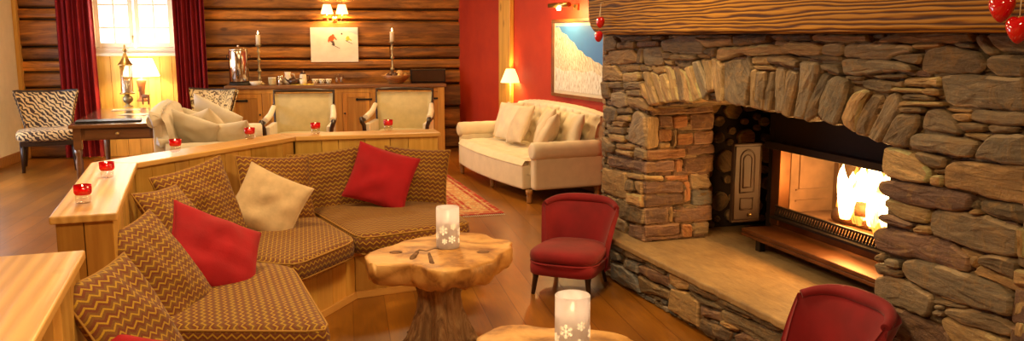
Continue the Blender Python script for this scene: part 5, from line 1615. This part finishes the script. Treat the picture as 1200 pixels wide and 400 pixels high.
# coffee pot with dark top
q_ = onside(353,-.40); tpo = MB(); tpo.lathe([(0,0),(.045,0),(.052,.02),(.046,.11),(.036,.14),(0,.14)], 24); o = tpo.build('coffee_pot', M['ceramic'], loc=tuple(q_), rotz=ANG); tag(o, 'cream coffee pot with dark lid behind the white cup', 'coffee pot')
x_ = MB(); x_.lathe([(.038,.14),(.04,.15),(.02,.17),(.012,.178),(.014,.19),(0,.195)], 18); x_.build('lid', M['darkglaze'], o)
x_ = MB(); x_.tube([(.045,0,.12),(.085,0,.115),(.085,0,.06),(.05,0,.04)], .007, 8); x_.build('handle', M['darkglaze'], o)
# cup on yellow cloth
def cup(px, b_, label, mat='ceramic', dots=False):
    q_ = onside(px, b_)+Vector((0,0,.004)); c = MB(); c.lathe([(0,0),(.030,0),(.036,.02),(.042,.068),(.039,.068),(.032,.02),(0,.012)], 24); o = c.build('cup', M[mat], loc=tuple(q_), rotz=ANG); tag(o, label, 'cup')
    h_ = MB(); h_.tube([(.0,-.040,.055),(.0,-.066,.05),(.0,-.060,.02),(.0,-.034,.018)], .005, 8); h_.build('handle', M[mat], o)
    if dots:
        d_ = MB()
        for k_ in range(14):
            a = k_*2*math.pi/7+(.4 if k_ > 6 else 0); z = .025 if k_ > 6 else .048; r_ = .036+z*.085; d_.sq((r_*math.cos(a), r_*math.sin(a), z), (.008,.008,.008), 1, 8, 6)
        d_.build('spots', M['darkglaze'], o)
    return o
cl_ = MB(); P = [[Vector((-.15+.30*i/14, -.09+.18*j/8, .003+.002*noise.noise(Vector((i*.5,j*.5,0))))) for j in range(9)] for i in range(15)]; cl_.sheet(P, -.002)
o = cl_.build('napkin', M['yellow'], loc=tuple(onside(352,-.53)), rotz=ANG); tag(o, 'yellow cloth lying flat under the white cup', 'cloth')
cup(352.5,-.53,'white cup on the yellow cloth')
cup(367,-.46,'spotted cup leftmost in the row of spotted cups', dots=True); cup(375,-.46,'spotted cup in the middle of the row of spotted cups', dots=True); cup(383,-.46,'spotted cup rightmost in the row, beside the two glasses', dots=True)
for px, lb in ((393,'left of the two slim glasses beside the spotted cups'),(398.5,'right of the two slim glasses beside the spotted cups')):
    g = MB(); g.lathe([(0,0),(.022,0),(.024,.004),(.026,.13),(.0235,.13),(.0215,.01),(0,.008)], 20); o = g.build('drinking_glass', M['clearglass'], loc=tuple(onside(px,-.42)), rotz=ANG); tag(o, lb, 'glass')
# fruit bowl
q_ = onside(463,-.48); bo_ = MB(); bo_.lathe([(0,0),(.08,0),(.085,.01),(.15,.06),(.20,.115),(.193,.118),(.14,.068),(.07,.02),(0,.018)], 36)
o = bo_.build('bowl', M['bowlwood'], loc=tuple(q_), rotz=ANG); tag(o, 'wide wooden bowl of cones and dried fruit at the right of the sideboard', 'bowl')
rb_ = random.Random(9); kk = 0
for (x, y, z, r, m_, nm, lb) in ((-.10,-.03,.115,.042,'nut','pine_cone','pine cone at the left of the wooden bowl'),(-.055,.05,.135,.045,'nut','pine_cone','pine cone at the back of the wooden bowl'),(-.02,-.06,.125,.042,'nut','pine_cone','pine cone at the front middle of the wooden bowl'),(.05,-.01,.145,.055,'fruit','dried_fruit','largest pale dried fruit on top of the wooden bowl'),(.11,.02,.12,.045,'fruit','dried_fruit','pale dried fruit at the right of the wooden bowl'),(-.12,.05,.115,.036,'fruit','dried_fruit','pale dried fruit at the far left of the wooden bowl'),(.04,-.09,.115,.036,'fruit','dried_fruit','small pale dried fruit at the front right of the wooden bowl')):
    f = MB(); f.sq((0,0,0), (r,r,r*.95), 1, 16, 10, fn=(lambda p, r=r, m_=m_: p*(1+(.12 if m_ == 'nut' else .04)*math.sin(p.z/r*9)*math.cos(math.atan2(p.y,p.x)*7))))
    w_ = RZ(ANG)@Vector((x, y, z-.012)); o = f.build(nm, M[m_], loc=tuple(q_+w_)); tag(o, lb, nm.replace('_', ' '))
# black speaker box
q_ = onside(500,-.24); o_ = thing('music_system', 'low black music box at the right end of the sideboard', 'speaker', tuple(q_), ANG)
b = MB(); b.box(-.24,.24,-.10,.10,.006,.185); b.build('cabinet', M['black'], o_, bevel=.008)
b = MB(); b.box(-.225,.225,-.106,-.101,.018,.172); b.build('speaker_grille', M['darkglaze'], o_, bevel=.003)
b = MB(); b.box(-.24,.24,-.104,-.099,.186,.192); b.build('silver_trim', M['steel'], o_)

# ================================================================ SKIER PICTURE (generic) + sconce
a0, z1_ = backZ(363,32,-.05); a1, z0_ = backZ(420,72.5,-.05)
pw, phh = a1-a0, z1_-z0_
pic = thing('canvas_picture', 'unframed canvas of two skiers on a snowy slope hanging on the log wall', 'picture', tuple(W((a0+a1)/2, -.055, z0_)), ANG)
k = N('snow_paint'); f = k.noise(k.coord('Object', (1,1,1.5)), 6, 4)[0]; k.set(Base_Color=k.ramp(f, [(.3,(.78,.70,.55)),(.7,(.88,.82,.68))]), Roughness=.7); M['snowp'] = k.m
M['paintblue'] = plain('pale_blue_paint', (.45,.58,.62), .7, bump=0); M['paintorange'] = plain('orange_paint', (.60,.12,.02), .7, bump=0); M['paintdark'] = plain('dark_paint', (.08,.06,.05), .7, bump=0); M['paintgreen'] = plain('lime_paint', (.45,.55,.05), .7, bump=0)
b = MB(); b.box(-pw/2, pw/2, -.015, .015, 0, phh); b.build('canvas', M['snowp'], pic, bevel=.002)
def flat(mb_, pts, y, th_=.0015):    # polygon in the picture plane
    n = len(pts); vs = [(x, y-th_, z) for x, z in pts]+[(x, y, z) for x, z in pts]
    A = sum(pts[i][0]*pts[(i+1)%n][1]-pts[(i+1)%n][0]*pts[i][1] for i in range(n))
    if A < 0: vs = [(x, y-th_, z) for x, z in pts[::-1]]+[(x, y, z) for x, z in pts[::-1]]
    mb_.add(vs, [list(range(n)), [n+k_ for k_ in range(n)][::-1]]+[(i, n+i, n+(i+1)%n, (i+1)%n) for i in range(n)])
def pt(px, py): return (-pw/2+pw*(px-363)/57.0, phh*(72.5-py)/40.5)
b = MB(); flat(b, [pt(393,32.3), pt(419.6,32.3), pt(419.6,41), pt(412,38), pt(404,37)], -.015); b.build('painted_sky', M['paintblue'], pic)
def el(cx, cy, rx, ry, rot=0, n=10): return [pt(cx+rx*math.cos(t)*math.cos(rot)-ry*math.sin(t)*math.sin(rot), cy+rx*math.cos(t)*math.sin(rot)+ry*math.sin(t)*math.cos(rot)) for t in [2*math.pi*k_/n for k_ in range(n)]]
b = MB(); flat(b, el(388,45,3.2,4,.5), -.0152); flat(b, [pt(385,43), pt(383.5,48), pt(385,50), pt(386.5,45)], -.0156); flat(b, [pt(390,44), pt(394,47), pt(394.5,46), pt(391,42)], -.0156); flat(b, el(390,41.3,1.5,1.3), -.0158); b.build('painted_skier', M['paintorange'], pic)
b = MB(); flat(b, [pt(386,48), pt(391,48), pt(392,53), pt(389.5,53.5), pt(388.5,50)], -.0166); flat(b, [pt(388,51.5), pt(398,56.5), pt(398,57), pt(388,52.3)], -.017); flat(b, el(400.5,39.5,1.1,1.2), -.0166); flat(b, [pt(405,47), pt(413,51), pt(413,51.5), pt(405,47.8)], -.0166); b.build('painted_outline', M['paintdark'], pic)
b = MB(); flat(b, el(407.5,45,2.2,3,.2), -.0152); flat(b, [pt(408,43.5), pt(412.5,47), pt(412,48), pt(407.5,45.5)], -.0158); b.build('painted_second_skier', M['paintgreen'], pic)
# sconce, two lit shades
M['shade'] = shade_mat('lit_linen_shade', (.9,.7,.4), ((1,.58,.20), 5.0))
sc0, sz0 = backZ(392,22,-.06)
scn = thing('wall_sconce', 'brass wall light with two glowing shades above the skier picture', 'wall light', tuple(W(sc0, -.05, sz0)), ANG)
b = MB(); b.lathe([(0,-.0),(.045,0),(.045,.012),(.03,.02),(0,.03)], 20, T(0,0,0)@RX(R(90))); b.build('backplate', M['brass'], scn)
for sx in (-1, 1):
    b = MB(); b.tube([(0,-.03,-.01),(sx*.05,-.08,-.045),(sx*.095,-.11,-.03),(sx*.10,-.11,.03)], .007, 8); b.lathe([(.022,.03),(.026,.036),(.008,.045),(.008,.07)], 14, T(sx*.10,-.11,0)); ar = b.build('arm', M['brass'], scn)
    s_ = MB(); s_.lathe([(.085,.065),(.050,.19),(.048,.19),(.083,.065)], 28, T(sx*.10,-.11,0), caps=False); s_.build('lamp_shade', M['shade'], ar)
SCP = [W(sc0-.10,-.17,sz0+.13), W(sc0+.10,-.17,sz0+.13)]

# ================================================================ DESK + LAMP + LANTERN
DZ = .76
dL0 = G(82,147,DZ); dR0 = G(163,148,DZ); dLf = G(130,121,DZ)
dd_ = (dLf-dL0).normalized(); dw = (dR0-dL0).length; 
dux = Vector((dd_.y, -dd_.x, 0)); dlen = 2.0
desk = thing('writing_desk', 'large wooden desk with drawers reaching towards the window, dark folder on it', 'desk', (dL0.x, dL0.y, 0), math.atan2(dux.y, dux.x))
# local x across (0..W), y away (0..L)
DWd = .82
b = MB(); b.box(-.02, DWd+.02, -.02, dlen+.02, DZ-.035, DZ); b.build('desk_top', M['desktop'] if 'desktop' in M else M['deskwood'], desk, bevel=.006)
b = MB(); b.box(.03, DWd-.03, .03, .055, DZ-.155, DZ-.036); b.box(.03, .055, .055, dlen-.03, DZ-.155, DZ-.036); b.box(DWd-.055, DWd-.03, .055, dlen-.03, DZ-.155, DZ-.036); b.box(.055, DWd-.055, dlen-.055, dlen-.03, DZ-.155, DZ-.036); b.build('apron', M['deskwood'], desk, bevel=.003)
b = MB(); b.box(.12, DWd-.12, .018, .03, DZ-.140, DZ-.052); do = b.build('drawer', M['deskwood'], desk, bevel=.003); b = MB(); b.lathe([(.008,0),(.008,.012),(.018,.018),(.014,.028),(0,.03)], 14, T(DWd/2,.018,DZ-.095)@RX(R(90))); b.build('knob', M['brass'], do)
for x in (.05, DWd-.05):
    for y in (.05, dlen-.05):
        b = MB(); b.box(x-.035, x+.035, y-.035, y+.035, DZ-.24, DZ-.036); b.lathe([(.03,0),(.034,.03),(.022,.05),(.030,.25),(.036,.40),(.024,.44),(.036,.48),(.034,DZ-.24)], 16, T(x, y, 0)); b.build('leg', M['deskwood'], desk)
def ond(px, py): q_ = G(px, py, DZ); return q_
fo = thing('folder', 'closed black folder lying at the near edge of the desk', 'folder', tuple(ond(128,142.5)), math.atan2(dux.y, dux.x)+.05)
b = MB(); b.box(-.30,.30,-.12,.12,.0,.006); b.build('cover', M['black'], fo, bevel=.002)
b = MB(); b.box(-.29,.29,-.115,.115,.0065,.012); b.box(-.30,.30,-.12,.12,.0125,.017); b.build('pages', M['black'], fo, bevel=.002)
for (px, py, w_, h_, r_, lb) in ((148,129,.30,.22,.3,'sheet of white paper under the lantern on the desk'),(158,134.5,.30,.21,-.2,'sheet of white paper nearest the folder on the desk')):
    b = MB(); P = [[Vector((-w_/2+w_*i/6, -h_/2+h_*j/4, .0025+.0015*math.sin(i+j))) for j in range(5)] for i in range(7)]; b.sheet(P, -.0008); o = b.build('paper', M['ceramic'], loc=tuple(ond(px, py)), rotz=r_); tag(o, lb, 'paper')
# hurricane lantern
lp_ = ond(150.5,125.5); D_ = lp_.y/1000.0
ln = thing('lantern', 'tall brass hurricane lantern with ball foot on the desk', 'lantern', tuple(lp_), .2)
b = MB(); b.lathe([(0,0),(.055,0),(.058,.008),(.03,.02),(.018,.035),(.020,.04),(.052,.065),(.060,.095),(.052,.125),(.025,.145),(.022,.155)], 28); b.build('ball_foot', M['pewter'], ln)
b = MB(); b.lathe([(.0,.155),(.085,.158),(.088,.168),(.08,.176),(0,.178)], 28); b.build('tray', M['brass'], ln)
b = MB(); b.lathe([(.070,.178),(.070,.50),(.068,.50),(.068,.178)], 32, caps=False); b.build('glass_chimney', M['clearglass'], ln)
for k_ in range(4):
    a = math.pi/4+k_*math.pi/2; b = MB(); b.tube([(.075*math.cos(a),.075*math.sin(a),.177),(.075*math.cos(a),.075*math.sin(a),.502)], .005, 8); b.build('post', M['brass'], ln)
b = MB(); b.lathe([(.088,.50),(.090,.508),(.082,.515),(.050,.56),(.028,.61),(.018,.64),(.012,.655),(.024,.672),(.026,.685),(.014,.70),(.010,.705),(.014,.715),(.010,.735),(0,.75)], 28); b.build('roof', M['brass'], ln)
b = MB(); b.lathe([(0,.178),(.030,.178),(.030,.32),(0,.32)], 20); b.build('pillar_candle', M['candle'], ln)
# table lamp
tl_ = ond(161.5,119.5)+Vector((0.02,.10,0))
lam = thing('table_lamp', 'table lamp with brown vase base and wide white glowing shade on the desk', 'lamp', tuple(tl_), 0)
b = MB(); b.lathe([(0,0),(.07,0),(.072,.012),(.045,.03),(.034,.06),(.038,.14),(.055,.23),(.064,.27),(.05,.29),(.015,.30),(.012,.40)], 24); b.build('vase_base', M['terracotta'], lam)
M['shade2'] = shade_mat('lit_white_shade', (.95,.85,.65), ((1,.74,.40), 9))
b = MB(); b.lathe([(.23,.33),(.15,.555),(.148,.555),(.228,.33)], 40, caps=False); b.build('lamp_shade', M['shade2'], lam)
b = MB(); b.sq((0,0,.44), (.03,.03,.04), 1, 14, 10); b.build('bulb', emit('lamp_bulb', (1,.75,.45), 20), lam)
LAMP1 = tl_+Vector((0,0,.44))
# reindeer figurine
rp = ond(171,122.5); rd_ = thing('reindeer_figurine', 'small brown reindeer figurine at the right edge of the desk', 'figurine', tuple(rp), .0)
b = MB(); b.sq((0,0,.105), (.050,.022,.026), .9, 18, 10)
for (x, y) in ((-.035,-.012),(-.035,.012),(.035,-.012),(.035,.012)): b.tube([(x,y,.10),(x*1.05,y,.05),(x*1.0,y,0)], [.010,.006,.005], 8)
b.tube([(-.04,0,.115),(-.058,0,.15),(-.062,0,.165)], [.014,.010,.010], 10); b.sq((-.072,0,.172), (.020,.010,.011), 1, 12, 8); b.tube([(.05,0,.115),(.062,0,.125)], [.006,.003], 6)
b.build('body', M['terracotta'], rd_)
for sy in (-1, 1):
    b = MB(); b.tube([(-.062,sy*.006,.18),(-.055,sy*.020,.205),(-.062,sy*.030,.235)], [.003,.003,.002], 6); b.tube([(-.055,sy*.020,.205),(-.072,sy*.026,.218)], [.0025,.0015], 6); b.build('antler', M['terracotta'], rd_)

# ================================================================ FLOOR LAMP behind the sofa
flp = CY(600,100,10.50); fl_ = thing('floor_lamp', 'slim brass lamp with small cream shade between the sofa and the red wall', 'lamp', (flp.x-.02, flp.y, 0), 0)
b = MB(); b.lathe([(0,0),(.10,0),(.10,.015),(.03,.03),(.012,.05)], 24); b.build('base', M['brass'], fl_)
b = MB(); b.tube([(0,0,.04),(0,0,1.10)], .008, 10); b.build('pole', M['brass'], fl_)
b = MB(); b.lathe([(.122,1.045),(.055,1.21),(.053,1.21),(.120,1.045)], 32, caps=False); M['shade3'] = shade_mat('lit_cream_shade', (.95,.85,.6), ((1,.62,.25), 2.6)); b.build('lamp_shade', M['shade3'], fl_)
LAMP2 = Vector((flp.x, flp.y, 1.13))

# ================================================================ MOUNTAIN PICTURE on red wall
ra0 = red_t(647,.04); ra1 = red_t(710,.04); q0_ = PL(647,23,RWp(0,.04),rn).z; q1_ = PL(647,112,RWp(0,.04),rn).z
mp = thing('framed_mountain_picture', 'large framed picture of a snowy mountain under blue sky on the red wall', 'picture', tuple(RWp((ra0+ra1)/2, .03, q1_)), rang+math.pi if False else math.atan2(rd.y, rd.x))
mw, mh = ra1-ra0, q0_-q1_
b = MB(); f_ = .035
M['framewood'] = plain('brown_picture_frame', (.20,.07,.02), .35, var=.2, bump=.05)
b.box(-mw/2, mw/2, -.02, .02, 0, f_); b.box(-mw/2, mw/2, -.02, .02, mh-f_, mh); b.box(-mw/2, -mw/2+f_, -.02, .02, f_, mh-f_); b.box(mw/2-f_, mw/2, -.02, .02, f_, mh-f_); b.build('frame', M['framewood'], mp, bevel=.004)
b = MB(); b.box(-mw/2+f_, mw/2-f_, .0, .015, f_, mh-f_); b.build('mat_board', M['ceramic'], mp)
g0 = f_+.035; X0, X1, Z0, Z1 = -mw/2+g0, mw/2-g0, g0, mh-g0
M['skyb'] = plain('photo_blue_sky', (.06,.22,.60), .5, bump=0, var=.12, vs=2)
k = N('photo_snow'); v_ = k.coord('Object', (4,1,1.2), (0,R(35),0)); w_ = k.wave(v_, 4.5, 6, 3, 2)[1]; k.set(Base_Color=k.ramp(w_, [(.15,(.36,.26,.14)),(.45,(.80,.70,.48)),(.8,(.92,.88,.74))]), Roughness=.5); M['snowm'] = k.m
k = N('photo_snow_field'); w_ = k.noise(k.coord('Object', (18,1,4)), 3, 5, .7)[0]; k.set(Base_Color=k.ramp(w_, [(.40,(.50,.44,.36)),(.55,(.86,.84,.78))]), Roughness=.5); M['snowf'] = k.m
b = MB(); flat(b, [(X0,Z0),(X1,Z0),(X1,Z1),(X0,Z1)], -.0); b.build('photo_sky', M['skyb'], mp)
def pp_(fx, fz): return (X0+(X1-X0)*fx, Z0+(Z1-Z0)*fz)
b = MB(); ridge = [(0,.97),(.08,.98),(.14,.90),(.25,.86),(.33,.78),(.42,.74),(.50,.64),(.58,.62),(.66,.55),(.76,.53),(.85,.47),(.93,.46),(1,.42)]
flat(b, [pp_(0,.25)]+[pp_(*r_) for r_ in ridge]+[pp_(1,.25)], -.002); b.build('photo_mountain', M['snowm'], mp)
b = MB(); flat(b, [pp_(0,0),pp_(1,0),pp_(1,.26),pp_(.8,.34),(pp_(.6,.30)),pp_(.4,.33),pp_(.2,.30),pp_(0,.36)], -.004); b.build('photo_valley', M['snowf'], mp)
# picture light
plt = thing('picture_light', 'brass picture light shining above the framed mountain picture', 'picture light', tuple(RWp(ra0+(ra1-ra0)*.42, .02, q0_+.12)), math.atan2(rd.y, rd.x))
b = MB(); b.box(-.05,.05,.0,.02,-.03,.03); b.tube([(0,0,0),(0,-.10,.05),(0,-.17,.03)], .007, 8); b.build('bracket', M['brass'], plt)
b = MB(); b.tube([(-.22,-.19,.02),(.22,-.19,.02)], .026, 14); b.build('brass_tube', M['brass'], plt)
b = MB(); b.sq((-.02,-.185,-.018), (.035,.018,.018), 1, 16, 10); b.build('bulb', emit('picture_bulb', (1,.72,.30), 60), plt)
PLP = RWp(ra0+(ra1-ra0)*.40, .24, q0_+.07)

# rug
rc1 = G(591,251,0); rdir = (G(527,207,0)-rc1).normalized(); rleft = Vector((-rdir.y, rdir.x, 0))
rcen = rc1+rdir*RL+rleft*RW
b = MB(); b.prism([(-RW,-RL),(RW,-RL),(RW,RL),(-RW,RL)], .0, .010); o = b.build('rug', M['rug'], loc=(rcen.x, rcen.y, .001), rotz=math.atan2(-rleft.y, -rleft.x)); tag(o, 'red and cream patterned wool rug on the floor left of the tufted sofa', 'rug')
fr_ = MB(); 
for sgn in (-1, 1):
    for i in range(90): x = -RW+.01+(2*RW-.02)*i/89; fr_.box(x-.003, x+.003, sgn*RL-(.05 if sgn < 0 else 0), sgn*RL+(.05 if sgn > 0 else 0), .002, .005)
f2 = fr_.build('fringe', M['linen'], o); f2['kind'] = 'stuff'

# ================================================================ HEART ORNAMENTS
def heart(c, r, label, sc_rot=0):
    b = MB()
    def fn(p):
        x, y, z = p/r
        zz = z+.45*abs(x)**1.1*(1.0)*(1 if True else 0)-.25
        return Vector((x*1.0*(1-.18*max(0,-z)), y*.72, zz*.95))*r
    b.sq((0,0,0), (r,r,r), 1, 28, 20, fn=fn); o = b.build('heart_ornament', M['heart'], loc=tuple(c), rotz=sc_rot)
    tag(o, label, 'ornament', 'glossy red heart ornaments hanging from the mantel')
    ca = MB(); ca.lathe([(.0,r*.58),(r*.12,r*.62),(r*.12,r*.80),(0,r*.82)], 12); ca.build('metal_cap', M['brass'], o)
    return o
face_dir = math.atan2(fd.y, fd.x)
def mant(px, py, q_=-.19): return PL(px, py, F(0, q_, 0), fn)
hh_ = [(703.5,25,.036,'upper of the two red hearts at the left end of the mantel'),(701.5,41.5,.036,'lower of the two red hearts at the left end of the mantel'),(1174,7,.042,'upper left of the two red hearts at the right end of the mantel'),(1194,32,.041,'lower right of the two red hearts at the right end of the mantel')]
cen_ = []
for px, py, r_, lb in hh_:
    c = mant(px, py, -.195); cen_.append(c); heart(c, r_, lb, face_dir)
for i, (a, b_) in enumerate(((0,1),(2,3))):
    hk = MB(); top_ = mant(704 if i == 0 else 1180, 9 if i == 0 else -35, -.15); top_.z = cen_[a].z+.12
    hk.tube([top_+fn*.035, top_, top_-Vector((0,0,.02)), cen_[a]+Vector((0,0,.03))], .0018, 6)
    hk.tube([top_-Vector((0,0,.02)), Vector((cen_[b_].x, cen_[b_].y, cen_[a].z+.02))-fn*.0, cen_[b_]+Vector((0,0,.03))], .0018, 6)
    o = hk.build('hanging_cord', M['linen2']); tag(o, ['thin cord holding the two red hearts at the left end of the mantel','thin cord holding the two red hearts at the right end of the mantel'][i], 'cord')

# ================================================================ LIGHT
def light(kind, name, loc, energy, color, **k_):
    l = bpy.data.lights.new(name, kind); l.energy = energy; l.color = color
    for a, v_ in k_.items(): setattr(l, a, v_)
    o = bpy.data.objects.new(name, l); C.objects.link(o); o.location = loc; return o
WARM = (1,.66,.32)
light('POINT', 'lamp_light', LAMP1, 60, (1,.66,.30), shadow_soft_size=.06)
light('POINT', 'lamp_light', LAMP2, 26, (1,.55,.20), shadow_soft_size=.03)
for p in SCP: light('POINT', 'lamp_light', p, 32, (1,.56,.20), shadow_soft_size=.05)
light('POINT', 'lamp_light', PLP, 38, (1,.62,.20), shadow_soft_size=.03)
light('POINT', 'fire_light', F(.95, QF-.0, zb+.20), 38, (1,.42,.10), shadow_soft_size=.12)
for p in (j1+Vector((0,0,.185)), Vector((j2.x, j2.y, TZ+.185))): light('POINT', 'candle_light', p, 2.2, (1,.66,.38), shadow_soft_size=.008)
for p in LC: light('POINT', 'candle_light', p, .9, (1,.55,.2), shadow_soft_size=.01)
# unseen ceiling lights added for warm fill over the room (soft discs)
def fill_downlight(x, y, e, r=.28):
    o = light('AREA', 'ceiling_fill_light', (x, y, CH-.035), e, (1,.71,.34), shape='DISK', size=r*2); 
    return o
M['glowdisc'] = emit('added_ceiling_diffuser', (1,.75,.45), 6)
for i, (x, y, e) in enumerate(((-.6,1.6,70),(.2,4.2,48),(-1.9,4.6,50),(-3.4,6.9,34),(-.9,8.2,48),(-4.6,9.4,20),(-2.2,9.9,50),(1.9,.2,45))):
    fill_downlight(x, y, e)
    t = MB(); t.lathe([(.31,-.03),(.34,-.02),(.34,0),(.31,0)], 32, T(0,0,CH)); o = t.build('added_ceiling_lamp', M['white_paint'], loc=(x, y, 0)); tag(o, 'round flush ceiling lamp added above the room to light it, outside the view', 'ceiling lamp', 'added flush ceiling lamps')
# daylight through the two windows
def aim(o, d): o.rotation_euler = Vector(d).to_track_quat('-Z', 'Y').to_euler()
o = light('AREA', 'daylight', W((wa0+wa1)/2, .45, 1.9), 90, (1,.93,.82), shape='RECTANGLE', size=1.3, size_y=1.1); aim(o, -vv)
o = light('AREA', 'daylight', W(-.4, -2.65, 1.4), 120, (.66,.78,1), shape='RECTANGLE', size=2.7, size_y=1.7); aim(o, u+Vector((0,0,-.15)))
w_ = bpy.data.worlds.new('sky'); bpy.context.scene.world = w_; w_.use_nodes = True
bg = w_.node_tree.nodes['Background']; bg.inputs[0].default_value = (1,.97,.90,1); bg.inputs[1].default_value = 4.0

# ================================================================ CAMERA
cam = bpy.data.cameras.new('camera'); co = bpy.data.objects.new('camera', cam); C.objects.link(co)
cam.sensor_width = 36; cam.lens = 30.0; cam.clip_start = .05; co.location = O; co.rotation_euler = (math.pi/2-PITCH, 0, 0)
sc = bpy.context.scene; sc.camera = co
sc.view_settings.view_transform = 'Standard'; sc.view_settings.look = 'None'; sc.view_settings.gamma = 1; sc.view_settings.use_curve_mapping = False
sc.view_settings.exposure = -0.35
